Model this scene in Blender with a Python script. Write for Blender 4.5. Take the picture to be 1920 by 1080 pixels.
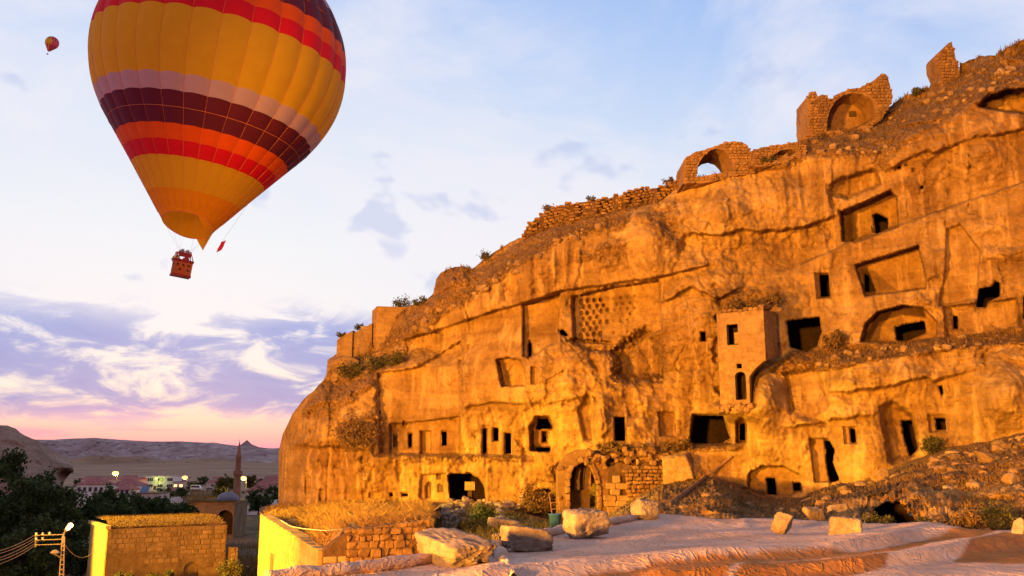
import bpy, math, random
import numpy as np
from mathutils import Vector, Matrix, Euler
from mathutils.geometry import tessellate_polygon

for o in list(bpy.data.objects):
    bpy.data.objects.remove(o, do_unlink=True)
scene = bpy.context.scene
COL = scene.collection
random.seed(7)
RNG = np.random.default_rng(7)

# ------------------------------------------------------------------ camera
FPX = 1700.0                       # focal length in pixels of the 1920 wide photograph
PITCH = math.atan(330.0 / FPX)
CZ = 20.0                          # camera height above the datum
cam_d = bpy.data.cameras.new('camera')
cam_d.sensor_width = 36.0
cam_d.lens = 36.0 * FPX / 1920.0
cam_d.clip_start = 0.1
cam_d.clip_end = 20000.0
cam = bpy.data.objects.new('camera', cam_d)
cam.location = (0, 0, CZ)
cam.rotation_euler = (math.radians(90) + PITCH, 0, 0)
COL.objects.link(cam)
scene.camera = cam

# ------------------------------------------------------------------ colour management
scene.view_settings.view_transform = 'Standard'
scene.view_settings.look = 'None'
scene.view_settings.gamma = 1.0
scene.view_settings.exposure = 0.0
scene.view_settings.use_curve_mapping = False


def lin(r, g, b):
    def f(c):
        c /= 255.0
        return c / 12.92 if c <= 0.04045 else ((c + 0.055) / 1.055) ** 2.4
    return (f(r), f(g), f(b), 1.0)


class NT:
    """small helper to write node trees"""
    def __init__(s, tree):
        s.t = tree
        s.n = tree.nodes
        s.n.clear()

    def new(s, typ, **kw):
        n = s.n.new(typ)
        for k, v in kw.items():
            setattr(n, k, v)
        return n

    def put(s, sock, v):
        if v is None:
            return
        if hasattr(v, 'is_output') or isinstance(v, bpy.types.NodeSocket):
            s.t.links.new(v, sock)
        else:
            sock.default_value = v

    def math(s, op, a, b=None, c=None, clamp=False):
        n = s.new('ShaderNodeMath', operation=op, use_clamp=clamp)
        s.put(n.inputs[0], a); s.put(n.inputs[1], b); s.put(n.inputs[2], c)
        return n.outputs[0]

    def vmath(s, op, a, b=None):
        n = s.new('ShaderNodeVectorMath', operation=op)
        s.put(n.inputs[0], a); s.put(n.inputs[1], b)
        return n.outputs['Value'] if op in ('DOT_PRODUCT', 'LENGTH') else n.outputs[0]

    def noise(s, vec, scale, detail=4.0, rough=0.55, dist=0.0):
        n = s.new('ShaderNodeTexNoise')
        s.put(n.inputs['Vector'], vec)
        n.inputs['Scale'].default_value = scale
        n.inputs['Detail'].default_value = detail
        n.inputs['Roughness'].default_value = rough
        n.inputs['Distortion'].default_value = dist
        return n.outputs[0]

    def vor(s, vec, scale, feature='F1', out=0):
        n = s.new('ShaderNodeTexVoronoi', feature=feature)
        s.put(n.inputs['Vector'], vec)
        n.inputs['Scale'].default_value = scale
        return n.outputs[out]

    def smooth(s, v, a, b, lo=0.0, hi=1.0):
        n = s.new('ShaderNodeMapRange', interpolation_type='SMOOTHSTEP')
        s.put(n.inputs[0], v)
        n.inputs[1].default_value = a; n.inputs[2].default_value = b
        n.inputs[3].default_value = lo; n.inputs[4].default_value = hi
        return n.outputs[0]

    def ramp(s, v, stops, interp='LINEAR'):
        n = s.new('ShaderNodeValToRGB')
        n.color_ramp.interpolation = interp
        el = n.color_ramp.elements
        while len(el) < len(stops):
            el.new(0.5)
        for e, (p, c) in zip(el, stops):
            e.position = p
            e.color = c if len(c) == 4 else (*c, 1.0)
        s.put(n.inputs[0], v)
        return n.outputs[0]

    def mix(s, f, a, b, mode='MIX'):
        n = s.new('ShaderNodeMix', data_type='RGBA', blend_type=mode)
        s.put(n.inputs[0], f)
        s.put(n.inputs[6], a if not isinstance(a, tuple) or len(a) == 4 else (*a, 1.0))
        s.put(n.inputs[7], b if not isinstance(b, tuple) or len(b) == 4 else (*b, 1.0))
        return n.outputs[2]

    def bump(s, h, strength, dist, normal=None):
        n = s.new('ShaderNodeBump')
        n.inputs['Strength'].default_value = strength
        n.inputs['Distance'].default_value = dist
        s.put(n.inputs['Height'], h)
        s.put(n.inputs['Normal'], normal)
        return n.outputs[0]

    def mapping(s, vec, scale=(1, 1, 1), rot=(0, 0, 0)):
        n = s.new('ShaderNodeMapping')
        s.put(n.inputs[0], vec)
        n.inputs['Rotation'].default_value = rot
        n.inputs['Scale'].default_value = scale
        return n.outputs[0]


# ------------------------------------------------------------------ dusk sky
SUN_EL, SUN_AZ = 1.5, -20.0        # the sun is setting ahead and to the left
world = bpy.data.worlds.new('World')
scene.world = world
world.use_nodes = True
w = NT(world.node_tree)
tc = w.new('ShaderNodeTexCoord')
d = w.vmath('NORMALIZE', tc.outputs['Generated'])
sep = w.new('ShaderNodeSeparateXYZ'); w.put(sep.inputs[0], d)
dz = sep.outputs[2]
sunv = (math.sin(math.radians(SUN_AZ)), math.cos(math.radians(SUN_AZ)), 0.0)
toward = w.vmath('DOT_PRODUCT', d, sunv)
base = w.ramp(dz, [
    (0.000, lin(238, 132, 178)), (0.016, lin(246, 156, 186)), (0.030, lin(252, 188, 186)),
    (0.045, lin(254, 218, 200)), (0.075, lin(252, 240, 230)), (0.150, lin(250, 246, 250)),
    (0.230, lin(246, 249, 255)), (0.330, lin(230, 239, 255)), (0.430, lin(206, 224, 255)),
    (0.550, lin(176, 205, 252)), (0.750, lin(118, 158, 228)), (1.000, lin(96, 136, 208))])
bluer = w.ramp(dz, [
    (0.000, lin(214, 140, 190)), (0.060, lin(206, 176, 215)), (0.150, lin(206, 216, 244)),
    (0.300, lin(206, 225, 255)), (0.450, lin(164, 198, 252)), (0.700, lin(108, 148, 222)),
    (1.000, lin(90, 130, 204))])
base = w.mix(w.smooth(toward, 0.98, 0.62), base, bluer)
# high thin veil and small puffs
dplane = w.mapping(d, (1.0, 1.0, 1.9))
veil = w.smooth(w.noise(dplane, 3.2, 5, 0.6, 0.4), 0.36, 0.68)
veil = w.math('MULTIPLY', veil, w.smooth(dz, 0.10, 0.24))
base = w.mix(w.math('MULTIPLY', veil, 0.75), base, lin(250, 246, 254))
puff = w.smooth(w.noise(w.mapping(d, (1.0, 1.0, 1.7)), 11.0, 3, 0.5, 0.2), 0.605, 0.70)
puff = w.math('MULTIPLY', puff, w.smooth(dz, 0.13, 0.20))
puff = w.math('MULTIPLY', puff, w.smooth(dz, 0.50, 0.36))
base = w.mix(w.math('MULTIPLY', puff, 0.5), base, lin(186, 200, 242))
# bank of low lavender cloud
n1 = w.noise(w.mapping(d, (6.0, 6.0, 17.0)), 2.1, 8, 0.60, 0.5)
edge = w.noise(w.mapping(d, (5.0, 5.0, 3.0)), 1.0, 3, 0.5)
zed = w.math('ADD', dz, w.math('MULTIPLY', w.math('SUBTRACT', edge, 0.5), 0.05))
band = w.math('MULTIPLY', w.smooth(zed, 0.026, 0.056), w.smooth(zed, 0.178, 0.128))
thr = w.math('ADD', n1, w.math('MULTIPLY', band, 0.16))
cl = w.math('MULTIPLY', w.smooth(thr, 0.525, 0.695), band)
ccol = w.ramp(dz, [(0.018, lin(232, 150, 196)), (0.040, lin(196, 158, 212)),
                   (0.062, lin(146, 156, 218)), (0.14, lin(150, 170, 230)), (0.20, lin(190, 198, 240))])
core = w.smooth(n1, 0.52, 0.74)
ccol = w.mix(w.math('MULTIPLY', core, 0.55), ccol, lin(122, 138, 212))
base = w.mix(w.math('MULTIPLY', cl, 0.92), base, ccol)
streak = w.smooth(w.noise(w.mapping(d, (4.0, 4.0, 60.0)), 1.2, 4, 0.5), 0.50, 0.66)
streak = w.math('MULTIPLY', streak, w.smooth(dz, 0.065, 0.030))
base = w.mix(w.math('MULTIPLY', streak, 0.55), base, lin(206, 142, 196))
# the sky away from the sunset is dimmer, as at any dusk
# and rosier (the afterglow opposite the sunset)
dim = w.mix(w.smooth(toward, 0.60, -0.8), (1, 1, 1), (0.80, 0.60, 0.56))
base = w.mix(1.0, base, dim, 'MULTIPLY')
nish = w.new('ShaderNodeTexSky', sky_type='NISHITA')
nish.sun_disc = False
nish.sun_elevation = math.radians(SUN_EL)
nish.sun_rotation = math.radians(SUN_AZ)
bg1 = w.new('ShaderNodeBackground'); w.put(bg1.inputs[0], base); bg1.inputs[1].default_value = 0.93
bg2 = w.new('ShaderNodeBackground'); w.put(bg2.inputs[0], nish.outputs[0]); bg2.inputs[1].default_value = 0.012
addw = w.new('ShaderNodeAddShader')
w.put(addw.inputs[0], bg1.outputs[0]); w.put(addw.inputs[1], bg2.outputs[0])
wo = w.new('ShaderNodeOutputWorld'); w.put(wo.inputs[0], addw.outputs[0])

# the last of the sun, very weak and wide
sd = bpy.data.lights.new('sun', 'SUN')
sd.energy = 0.25
sd.angle = math.radians(14)
sd.color = (1.0, 0.70, 0.62)
sun = bpy.data.objects.new('sun', sd)
el_, az_ = math.radians(SUN_EL + 4), math.radians(SUN_AZ)
sdir = Vector((math.sin(az_) * math.cos(el_), math.cos(az_) * math.cos(el_), math.sin(el_)))
sun.rotation_euler = sdir.to_track_quat('Z', 'Y').to_euler()
sun.location = (-60, 120, 60)
COL.objects.link(sun)


# ------------------------------------------------------------------ geometry helpers
CT, ST = math.cos(PITCH), math.sin(PITCH)


def at(px, py, Y):
    """world point seen at photograph pixel (px, py) at a distance of Y metres ahead"""
    cx = (px - 960.0) / FPX
    cy = (540.0 - py) / FPX
    s = Y / (CT - cy * ST)
    return np.stack(np.broadcast_arrays(cx * s, Y + 0 * s, (ST + cy * CT) * s + CZ), -1)


def atv(px, py, Y):
    return Vector(at(float(px), float(py), float(Y)).tolist())


def atz(px, py, z):
    """world point on the level z (metres relative to the camera)"""
    cx = (px - 960.0) / FPX
    cy = (540.0 - py) / FPX
    s = z / (ST + cy * CT)
    return np.stack(np.broadcast_arrays(cx * s, (CT - cy * ST) * s, z + 0 * s + CZ), -1)


def _hash(ix, iy, iz):
    n = (ix * 374761393 + iy * 668265263 + iz * 1274126177) & 0xFFFFFFFF
    n = ((n ^ (n >> 13)) * 1274126177) & 0xFFFFFFFF
    n = n ^ (n >> 16)
    return (n & 0xFFFF) / 32767.5 - 1.0


def vnoise(P):
    P = np.asarray(P, dtype=np.float64)
    I = np.floor(P).astype(np.int64)
    f = P - I
    u = f * f * f * (f * (f * 6 - 15) + 10)
    x, y, z = I[..., 0], I[..., 1], I[..., 2]
    ux, uy, uz = u[..., 0], u[..., 1], u[..., 2]
    c = [[[_hash(x + a, y + b, z + e) for e in (0, 1)] for b in (0, 1)] for a in (0, 1)]
    l = lambda a, b, t: a + (b - a) * t
    x00 = l(c[0][0][0], c[1][0][0], ux); x10 = l(c[0][1][0], c[1][1][0], ux)
    x01 = l(c[0][0][1], c[1][0][1], ux); x11 = l(c[0][1][1], c[1][1][1], ux)
    return l(l(x00, x10, uy), l(x01, x11, uy), uz)


def fbm(P, octaves=4, gain=0.5):
    P = np.asarray(P, dtype=np.float64)
    a, s, tot = 1.0, 0.0, 0.0
    for i in range(octaves):
        s = s + a * vnoise(P * (2.03 ** i) + 17.3 * i)
        tot += a
        a *= gain
    return s / tot


def ridged(P, octaves=4):
    P = np.asarray(P, dtype=np.float64)
    a, s, tot = 1.0, 0.0, 0.0
    for i in range(octaves):
        s = s + a * (1 - np.abs(vnoise(P * (2.05 ** i) + 9.1 * i)) * 2)
        tot += a
        a *= 0.5
    return s / tot


def facets(x, z, seed=0):
    """flat broken facets: every cell has its own height and tilt"""
    ix, iz = np.floor(x).astype(np.int64), np.floor(z).astype(np.int64)
    best = np.full(x.shape, 1e9); h = np.zeros_like(x)
    for a in (-1, 0, 1):
        for b in (-1, 0, 1):
            cx, cz = ix + a, iz + b
            s0 = 0 * cx + seed
            px = cx + 0.5 + 0.48 * _hash(cx, cz, s0); pz = cz + 0.5 + 0.48 * _hash(cx, cz, s0 + 1)
            dd = (x - px) ** 2 + (z - pz) ** 2
            v = _hash(cx, cz, s0 + 2) * 0.5 + (x - px) * _hash(cx, cz, s0 + 3) * 0.8 + (z - pz) * _hash(cx, cz, s0 + 4) * 0.8
            m_ = dd < best
            best = np.where(m_, dd, best); h = np.where(m_, v, h)
    return h


def sstep(x, a, b):
    t = np.clip((x - a) / (b - a), 0, 1)
    return t * t * (3 - 2 * t)


def psdf(poly, X, Y):
    """signed pixel distance to a polygon, negative inside"""
    poly = np.asarray(poly, float)
    dmin = np.full(X.shape, 1e9)
    inside = np.zeros(X.shape, bool)
    n = len(poly)
    for i in range(n):
        x0, y0 = poly[i]; x1, y1 = poly[(i + 1) % n]
        ex, ey = x1 - x0, y1 - y0
        L = ex * ex + ey * ey + 1e-9
        t = np.clip(((X - x0) * ex + (Y - y0) * ey) / L, 0, 1)
        dmin = np.minimum(dmin, np.hypot(X - x0 - t * ex, Y - y0 - t * ey))
        if abs(ey) > 1e-9:
            c = ((y0 > Y) != (y1 > Y)) & (X < ex * (Y - y0) / ey + x0)
            inside ^= c
    return np.where(inside, -dmin, dmin)


def ldist(pts, X, Y):
    dmin = np.full(X.shape, 1e9)
    for (x0, y0), (x1, y1) in zip(pts[:-1], pts[1:]):
        ex, ey = x1 - x0, y1 - y0
        L = ex * ex + ey * ey + 1e-9
        t = np.clip(((X - x0) * ex + (Y - y0) * ey) / L, 0, 1)
        dmin = np.minimum(dmin, np.hypot(X - x0 - t * ex, Y - y0 - t * ey))
    return dmin


WL = {}                             # world position of every empty / mesh origin


def tag(o, label=None, cat=None, group=None, kind=None):
    if label: o['label'] = label
    if cat: o['category'] = cat
    if group: o['group'] = group
    if kind: o['kind'] = kind
    return o


def thing(name, loc, label, cat, group=None):
    o = bpy.data.objects.new(name, None)
    o.empty_display_size = 0.3
    o.location = loc
    COL.objects.link(o)
    WL[o.name] = Vector(loc)
    return tag(o, label, cat, group)


def mesh_np(name, V, Fq, smooth=False):
    V = np.asarray(V, dtype=np.float32)
    me = bpy.data.meshes.new(name)
    if isinstance(Fq, np.ndarray):
        k = Fq.shape[1]
        me.vertices.add(len(V)); me.vertices.foreach_set('co', V.ravel())
        me.loops.add(Fq.size); me.loops.foreach_set('vertex_index', Fq.astype(np.int32).ravel())
        me.polygons.add(len(Fq))
        me.polygons.foreach_set('loop_start', np.arange(0, Fq.size, k, dtype=np.int32))
        me.update(calc_edges=True)
        me.validate()
    else:
        me.from_pydata(V.tolist(), [], Fq)
        me.update()
    if smooth:
        me.polygons.foreach_set('use_smooth', np.ones(len(me.polygons), dtype=bool))
    return me


def part(name, V, F, m, parent=None, smooth=False, label=None, cat=None, group=None, kind=None):
    """one mesh object from world coordinates; its origin goes to its own centre"""
    V = np.asarray(V, dtype=np.float64)
    lo, hi = V.min(0), V.max(0)
    c = (lo + hi) / 2
    if parent is None:
        c[2] = lo[2]
    me = mesh_np(name, V - c, F, smooth)
    if m is not None:
        me.materials.append(m)
    o = bpy.data.objects.new(name, me)
    COL.objects.link(o)
    WL[o.name] = Vector(c)
    if parent is not None:
        o.parent = parent
        o.location = Vector(c) - WL[parent.name]
    else:
        o.location = c
    return tag(o, label, cat, group, kind)


class MB:
    """collects shapes into one mesh"""
    def __init__(s):
        s.V = []; s.F = []; s.n = 0

    def add(s, V, F):
        V = np.asarray(V, float)
        s.V.append(V)
        s.F += [tuple(int(i) + s.n for i in f) for f in F]
        s.n += len(V)
        return s

    def box(s, c, size, rz=0.0, ry=0.0, rx=0.0):
        q = np.array([[x, y, z] for x in (-.5, .5) for y in (-.5, .5) for z in (-.5, .5)]) * np.array(size)
        R = np.array(Euler((rx, ry, rz)).to_matrix())
        return s.add(q @ R.T + np.array(c), [(0, 1, 3, 2), (4, 6, 7, 5), (0, 4, 5, 1), (2, 3, 7, 6), (0, 2, 6, 4), (1, 5, 7, 3)])

    def tube(s, pts, rad, n=8, caps=True):
        pts = [Vector(p) for p in pts]
        if not hasattr(rad, '__len__'):
            rad = [rad] * len(pts)
        V, F = [], []
        up = None
        for i, p in enumerate(pts):
            t = (pts[min(i + 1, len(pts) - 1)] - pts[max(i - 1, 0)]).normalized()
            if up is None:
                up = Vector((0, 0, 1)) if abs(t.z) < .9 else Vector((1, 0, 0))
            a = t.cross(up).normalized(); up = a.cross(t).normalized()
            for k in range(n):
                q = 2 * math.pi * k / n
                V.append(p + (a * math.cos(q) + up * math.sin(q)) * rad[i])
        for i in range(len(pts) - 1):
            for k in range(n):
                F.append((i * n + k, i * n + (k + 1) % n, (i + 1) * n + (k + 1) % n, (i + 1) * n + k))
        if caps:
            F.append(tuple(range(n))[::-1]); F.append(tuple((len(pts) - 1) * n + k for k in range(n)))
        return s.add([tuple(v) for v in V], F)

    def lathe(s, c, prof, n=24):
        V, F = [], []
        for r, z in prof:
            for k in range(n):
                q = 2 * math.pi * k / n
                V.append((c[0] + r * math.cos(q), c[1] + r * math.sin(q), c[2] + z))
        for i in range(len(prof) - 1):
            for k in range(n):
                F.append((i * n + k, i * n + (k + 1) % n, (i + 1) * n + (k + 1) % n, (i + 1) * n + k))
        return s.add(V, F)

    def build(s, name, m, parent=None, **kw):
        return part(name, np.concatenate(s.V), s.F, m, parent, **kw)


def slab(outline, holes, front, back):
    """outline and holes are lists of 2D points; front/back map a 2D point to 3D. Returns V, F of a
    real slab with holes cut through."""
    rings = [list(outline)] + [list(h) for h in holes]
    tris = tessellate_polygon([[Vector((x, y, 0)) for x, y in r] for r in rings])
    flat = [p for r in rings for p in r]
    n = len(flat)
    V = [tuple(front(*p)) for p in flat] + [tuple(back(*p)) for p in flat]
    F = [tuple(t) for t in tris] + [tuple(i + n for i in t[::-1]) for t in tris]
    o = 0
    for r in rings:
        k = len(r)
        for i in range(k):
            a, b = o + i, o + (i + 1) % k
            F.append((a, b, b + n, a + n))
        o += k
    return V, F


def rough_outline(poly, step, amp, seed=0):
    """subdivide and jitter a 2D outline so that its edges look broken"""
    out = []
    r = random.Random(seed)
    n = len(poly)
    for i in range(n):
        (x0, y0), (x1, y1) = poly[i], poly[(i + 1) % n]
        k = max(1, int(math.hypot(x1 - x0, y1 - y0) / step))
        for j in range(k):
            t = j / k
            out.append((x0 + (x1 - x0) * t + r.uniform(-amp, amp), y0 + (y1 - y0) * t + r.uniform(-amp, amp)))
    return out


# ------------------------------------------------------------------ materials
MATS = {}


def mat_base(name):
    m = bpy.data.materials.new(name)
    m.use_nodes = True
    t = NT(m.node_tree)
    o = t.new('ShaderNodeOutputMaterial')
    b = t.new('ShaderNodeBsdfPrincipled')
    b.inputs['Roughness'].default_value = 0.95
    b.inputs['Specular IOR Level'].default_value = 0.15
    t.put(o.inputs[0], b.outputs[0])
    MATS[name] = m
    return m, t, b, o


def pos(t):
    return t.new('ShaderNodeNewGeometry').outputs['Position']


def simple(name, c, rough=0.8, var=0.15, scale=3.0, bump=0.0, bscale=8.0, spec=0.2, metal=0.0, emit=None, es=1.0):
    m, t, b, o = mat_base(name)
    p = pos(t)
    n = t.noise(p, scale, 5)
    dk = tuple(x * (1 - var * 1.6) for x in c); lt = tuple(min(1, x * (1 + var * 1.3)) for x in c)
    t.put(b.inputs['Base Color'], t.ramp(n, [(0.28, dk), (0.5, c), (0.72, lt)]))
    b.inputs['Roughness'].default_value = rough
    b.inputs['Specular IOR Level'].default_value = spec
    b.inputs['Metallic'].default_value = metal
    if bump:
        t.put(b.inputs['Normal'], t.bump(t.noise(p, bscale, 6, 0.6), bump, 0.05))
    if emit:
        b.inputs['Emission Color'].default_value = (*emit, 1)
        b.inputs['Emission Strength'].default_value = es
    return m


def stone(name, dark, midc, light, s1=0.35, s2=3.0, bump=0.7, bd=0.12, soil=False, streak=True, obj_var=0.0):
    """weathered tuff: broad patches, vertical stains, fine grain, pits"""
    m, t, b, o = mat_base(name)
    p = pos(t)
    big = t.noise(p, s1, 4, 0.6)
    fine = t.noise(p, s2, 6, 0.72)
    c = t.ramp(big, [(0.30, dark), (0.50, midc), (0.72, light)])
    f2 = t.ramp(fine, [(0.25, (0.36, 0.32, 0.28)), (0.48, (0.80, 0.79, 0.77)), (0.68, (1.0, 1.0, 1.0))])
    c = t.mix(0.85, c, f2, 'MULTIPLY')
    if soil:
        lay = t.noise(t.mapping(p, (0.10, 0.10, 1.5), (0.0, 0.10, 0.0)), 1.0, 4, 0.6, 0.6)
        c = t.mix(0.55, c, t.ramp(lay, [(0.34, (0.62, 0.56, 0.50)), (0.50, (0.95, 0.95, 0.95)), (0.62, (1.12, 1.10, 1.04))]), 'MULTIPLY')
    if soil:
        patch = t.noise(p, 0.085, 3, 0.55, 0.4)
        c = t.mix(0.8, c, t.ramp(patch, [(0.34, (0.62, 0.50, 0.42)), (0.48, (0.95, 0.92, 0.90)), (0.62, (1.18, 1.20, 1.25))]), 'MULTIPLY')
        drip = t.noise(t.mapping(p, (1.9, 1.9, 0.10)), 0.8, 5, 0.6)
        c = t.mix(t.math('MULTIPLY', t.smooth(drip, 0.50, 0.68), 0.36), c, tuple(min(1, x * 1.35) for x in light))
    if streak:
        st = t.noise(t.mapping(p, (1.3, 1.3, 0.16)), 1.1, 4, 0.6)
        c = t.mix(t.math('MULTIPLY', t.smooth(st, 0.52, 0.72), 0.45), c, tuple(x * 0.45 for x in dark))
    if obj_var:
        oi = t.new('ShaderNodeObjectInfo').outputs['Random']
        g = t.ramp(oi, [(0, (1 - obj_var,) * 3), (1, (1 + obj_var * 0.6,) * 3)])
        c = t.mix(1.0, c, g, 'MULTIPLY')
    h = t.math('ADD', t.math('MULTIPLY', fine, 0.7), t.math('MULTIPLY', t.noise(p, s2 * 5, 3, 0.7), 0.35))
    if soil:
        a = t.new('ShaderNodeAttribute', attribute_name='soil').outputs['Fac']
        sn = t.noise(p, 1.3, 5, 0.7)
        grit = t.noise(p, 5.0, 4, 0.7)
        k = t.smooth(t.math('ADD', a, t.math('MULTIPLY', t.math('SUBTRACT', sn, 0.5), 1.1)), 0.38, 0.70)
        sc = t.ramp(grit, [(0.28, (0.045, 0.022, 0.007)), (0.44, (0.13, 0.068, 0.021)), (0.58, (0.23, 0.128, 0.042)), (0.70, (0.36, 0.22, 0.08))])
        c = t.mix(k, c, sc)
        h = t.math('ADD', h, t.math('MULTIPLY', t.math('MULTIPLY', grit, k), 1.3))
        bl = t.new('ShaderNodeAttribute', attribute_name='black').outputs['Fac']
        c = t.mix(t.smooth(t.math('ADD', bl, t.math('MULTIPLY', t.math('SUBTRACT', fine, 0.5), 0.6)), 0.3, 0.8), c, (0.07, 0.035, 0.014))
    t.put(b.inputs['Base Color'], c)
    t.put(b.inputs['Normal'], t.bump(h, bump, bd))
    return m

# ================================================================== the cliff
M_CLIFF = stone('tuff_cliff', (0.20, 0.108, 0.030), (0.32, 0.192, 0.058), (0.45, 0.29, 0.105), soil=True, bump=0.8, bd=0.14)
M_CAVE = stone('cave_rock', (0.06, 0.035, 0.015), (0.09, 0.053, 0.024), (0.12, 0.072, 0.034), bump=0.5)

SKY = [(486, 950), (516, 946), (520, 870), (521, 850), (530, 815), (548, 775), (570, 747), (590, 731), (606, 714), (613, 698),
       (612, 676), (634, 662), (650, 664), (672, 645), (697, 640), (712, 628), (735, 600), (768, 570), (796, 563), (812, 548),
       (818, 522), (826, 512), (845, 502), (872, 500), (886, 505), (892, 500), (905, 487), (940, 465), (972, 448), (990, 440), (1015, 425), (1060, 414),
       (1120, 400), (1180, 386), (1230, 374), (1262, 352), (1285, 338), (1340, 330), (1390, 316), (1412, 304), (1450, 296),
       (1490, 286), (1512, 262), (1550, 250), (1600, 240), (1650, 216), (1676, 192), (1700, 180), (1740, 164), (1770, 152),
       (1797, 140), (1800, 118), (1815, 112), (1840, 106), (1868, 106), (1885, 92), (1902, 84), (1920, 72), (1960, 60), (2060, 40), (2140, 30)]
BASE = [(486, 952), (520, 949), (600, 946), (700, 941), (800, 943), (850, 943), (915, 946), (985, 962), (1050, 975), (1135, 968),
        (1185, 935), (1240, 905), (1290, 900), (1340, 894), (1375, 906), (1400, 926), (1460, 936), (1510, 930), (1560, 910), (1620, 900), (1700, 868),
        (1780, 840), (1850, 828), (1920, 812), (2060, 790), (2140, 780)]
# lower edge of the ground in front of the cliff, and its distance
BOT = [(486, 974, 58), (560, 1015, 47), (604, 1036, 40), (640, 1000, 40.2), (812, 980, 41.2), (816, 1070, 35), (1000, 1028, 32),
       (1100, 1006, 30), (1250, 992, 28.5), (1500, 1004, 26), (1750, 1022, 24.5), (1920, 1040, 23.5), (2060, 1050, 22)]
TY = [(-.40, 118), (-.30, 100), (-.272, 84), (-.262, 77), (-.25, 73.5), (-.21, 70.5), (-.14, 68.5), (-.06, 67.5), (0, 66.5), (.1, 64.5), (.2, 62),
      (.28, 59.5), (.36, 57), (.435, 54.5), (.565, 50.5), (.75, 45), (.9, 41)]
STEP = 2.0
gx = np.arange(486, 2132, STEP)
gy = np.arange(40, 1082, STEP)
GX, GY = np.meshgrid(gx, gy)
skyc = np.interp(gx, *zip(*SKY))
# a ragged skyline
skyc = skyc + 2.2 * fbm(np.stack([gx / 9.0, 0 * gx, 0 * gx + 3.3], -1), 4) + 2.5 * fbm(np.stack([gx / 40.0, 0 * gx, 0 * gx + 8.1], -1), 2)
basec = np.interp(gx, *zip(*BASE)) + 4 * fbm(np.stack([gx / 25.0, 0 * gx, 0 * gx + 1.7], -1), 3)
botc = np.interp(gx, [b[0] for b in BOT], [b[1] for b in BOT])
botY = np.interp(gx, [b[0] for b in BOT], [b[2] for b in BOT])
above = np.maximum(0, skyc[None, :] - GY)            # pixels above the skyline: become the top, going back
PY = np.maximum(GY, skyc[None, :])
PX = GX.copy()


def tcol(px, py):
    cy = (540.0 - py) / FPX
    return (px - 960) / FPX / (CT - cy * ST)


def smoothcurve(tt):
    xs, ys = zip(*TY)
    r = 0
    for k in (-.03, -.015, 0, .015, .03):
        r = r + np.interp(tt + k, xs, ys)
    return np.where(tt > -0.2, r / 5, np.interp(tt, xs, ys))


def line(pts, px):
    return np.interp(px, *zip(*pts))


YF = smoothcurve(tcol(PX, PY))
Z0 = at(PX, PY, YF)[..., 2] - CZ
YF = YF + 0.10 * (Z0 + 3)
OPEN = []                            # (polygon, chamber depth)
FLAT = np.ones_like(YF)              # roughness factor
SOIL = np.zeros_like(YF)
BLACK = np.zeros_like(YF)


def box_idx(poly, pad):
    p = np.asarray(poly, float)
    i0 = max(0, int((p[:, 1].min() - pad - gy[0]) / STEP)); i1 = min(len(gy), int((p[:, 1].max() + pad - gy[0]) / STEP) + 2)
    j0 = max(0, int((p[:, 0].min() - pad - gx[0]) / STEP)); j1 = min(len(gx), int((p[:, 0].max() + pad - gx[0]) / STEP) + 2)
    return (slice(i0, i1), slice(j0, j1))


def R(x0, y0, x1, y1, sl=0.0):
    """rectangle that leans: sl = shift of the top to the left per pixel of height"""
    return [(x0, y1), (x0 - sl * (y1 - y0), y0), (x1 - sl * (y1 - y0), y0), (x1, y1)]


def recess(poly, depth, soft=1.2, flat=None, wob=0.0):
    ix = box_idx(poly, soft + 4 + wob * 3)
    X, Y = PX[ix], PY[ix]
    if wob:
        nz = np.stack([X / 7.0, Y / 7.0, 0 * X + depth], -1)
        X = X + wob * fbm(nz, 3); Y = Y + wob * fbm(nz + 31.7, 3)
    s = psdf(poly, X, Y)
    k = sstep(-s, -soft, soft)
    YF[ix] += depth * k
    if flat is not None:
        FLAT[ix] = FLAT[ix] * (1 - k) + flat * k
    return k


def hole(poly, depth=5.0, reveal=0.5, soft=1.0, wob=0.0):
    recess(poly, reveal, soft, 0.2, wob)
    OPEN.append((poly, depth, wob, reveal))


def ledge(pts, rampw, depth, fl=20, fr=20, wob=3.0):
    """everything above the line goes back by depth, over rampw pixels"""
    x0, x1 = pts[0][0], pts[-1][0]
    yl = line(pts, PX) + wob * fbm(np.stack([PX / 42.0, 0 * PX, 0 * PX + depth], -1), 2) + 0.3 * wob * fbm(np.stack([PX / 10.0, 0 * PX, 0 * PX + depth], -1), 2)
    k = sstep(yl - PY, 0, rampw) if rampw > 6 else np.clip((yl - PY) / rampw, 0, 1)
    h = np.maximum(0, yl - PY) * 1.1
    e = sstep(PX, x0 - fl - h, x0 + fl + h) * (1 - sstep(PX, x1 - fr - h, x1 + fr + h))
    YF[...] += depth * k * e


def crack(pts, width, depth):
    p = [(x, y) for x, y in pts]
    ix = box_idx(p, width * 4)
    X, Y = PX[ix], PY[ix]
    nz = np.stack([X / 9.0, Y / 9.0, 0 * X + depth], -1)
    dd = ldist(p, X + 5 * fbm(nz, 3), Y + 5 * fbm(nz + 7.7, 3))
    amp = np.clip(0.55 + 1.3 * fbm(nz * 0.6 + 14.2, 2), 0.05, 1.3)
    YF[ix] += 0.85 * depth * amp * np.exp(-(dd / (width * (0.5 + 0.7 * amp))) ** 1.4)


def bulge(cx, cy, rx, ry, depth):
    k = np.exp(-((PX - cx) / rx) ** 2 - ((PY - cy) / ry) ** 2)
    YF[...] -= depth * k


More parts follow.
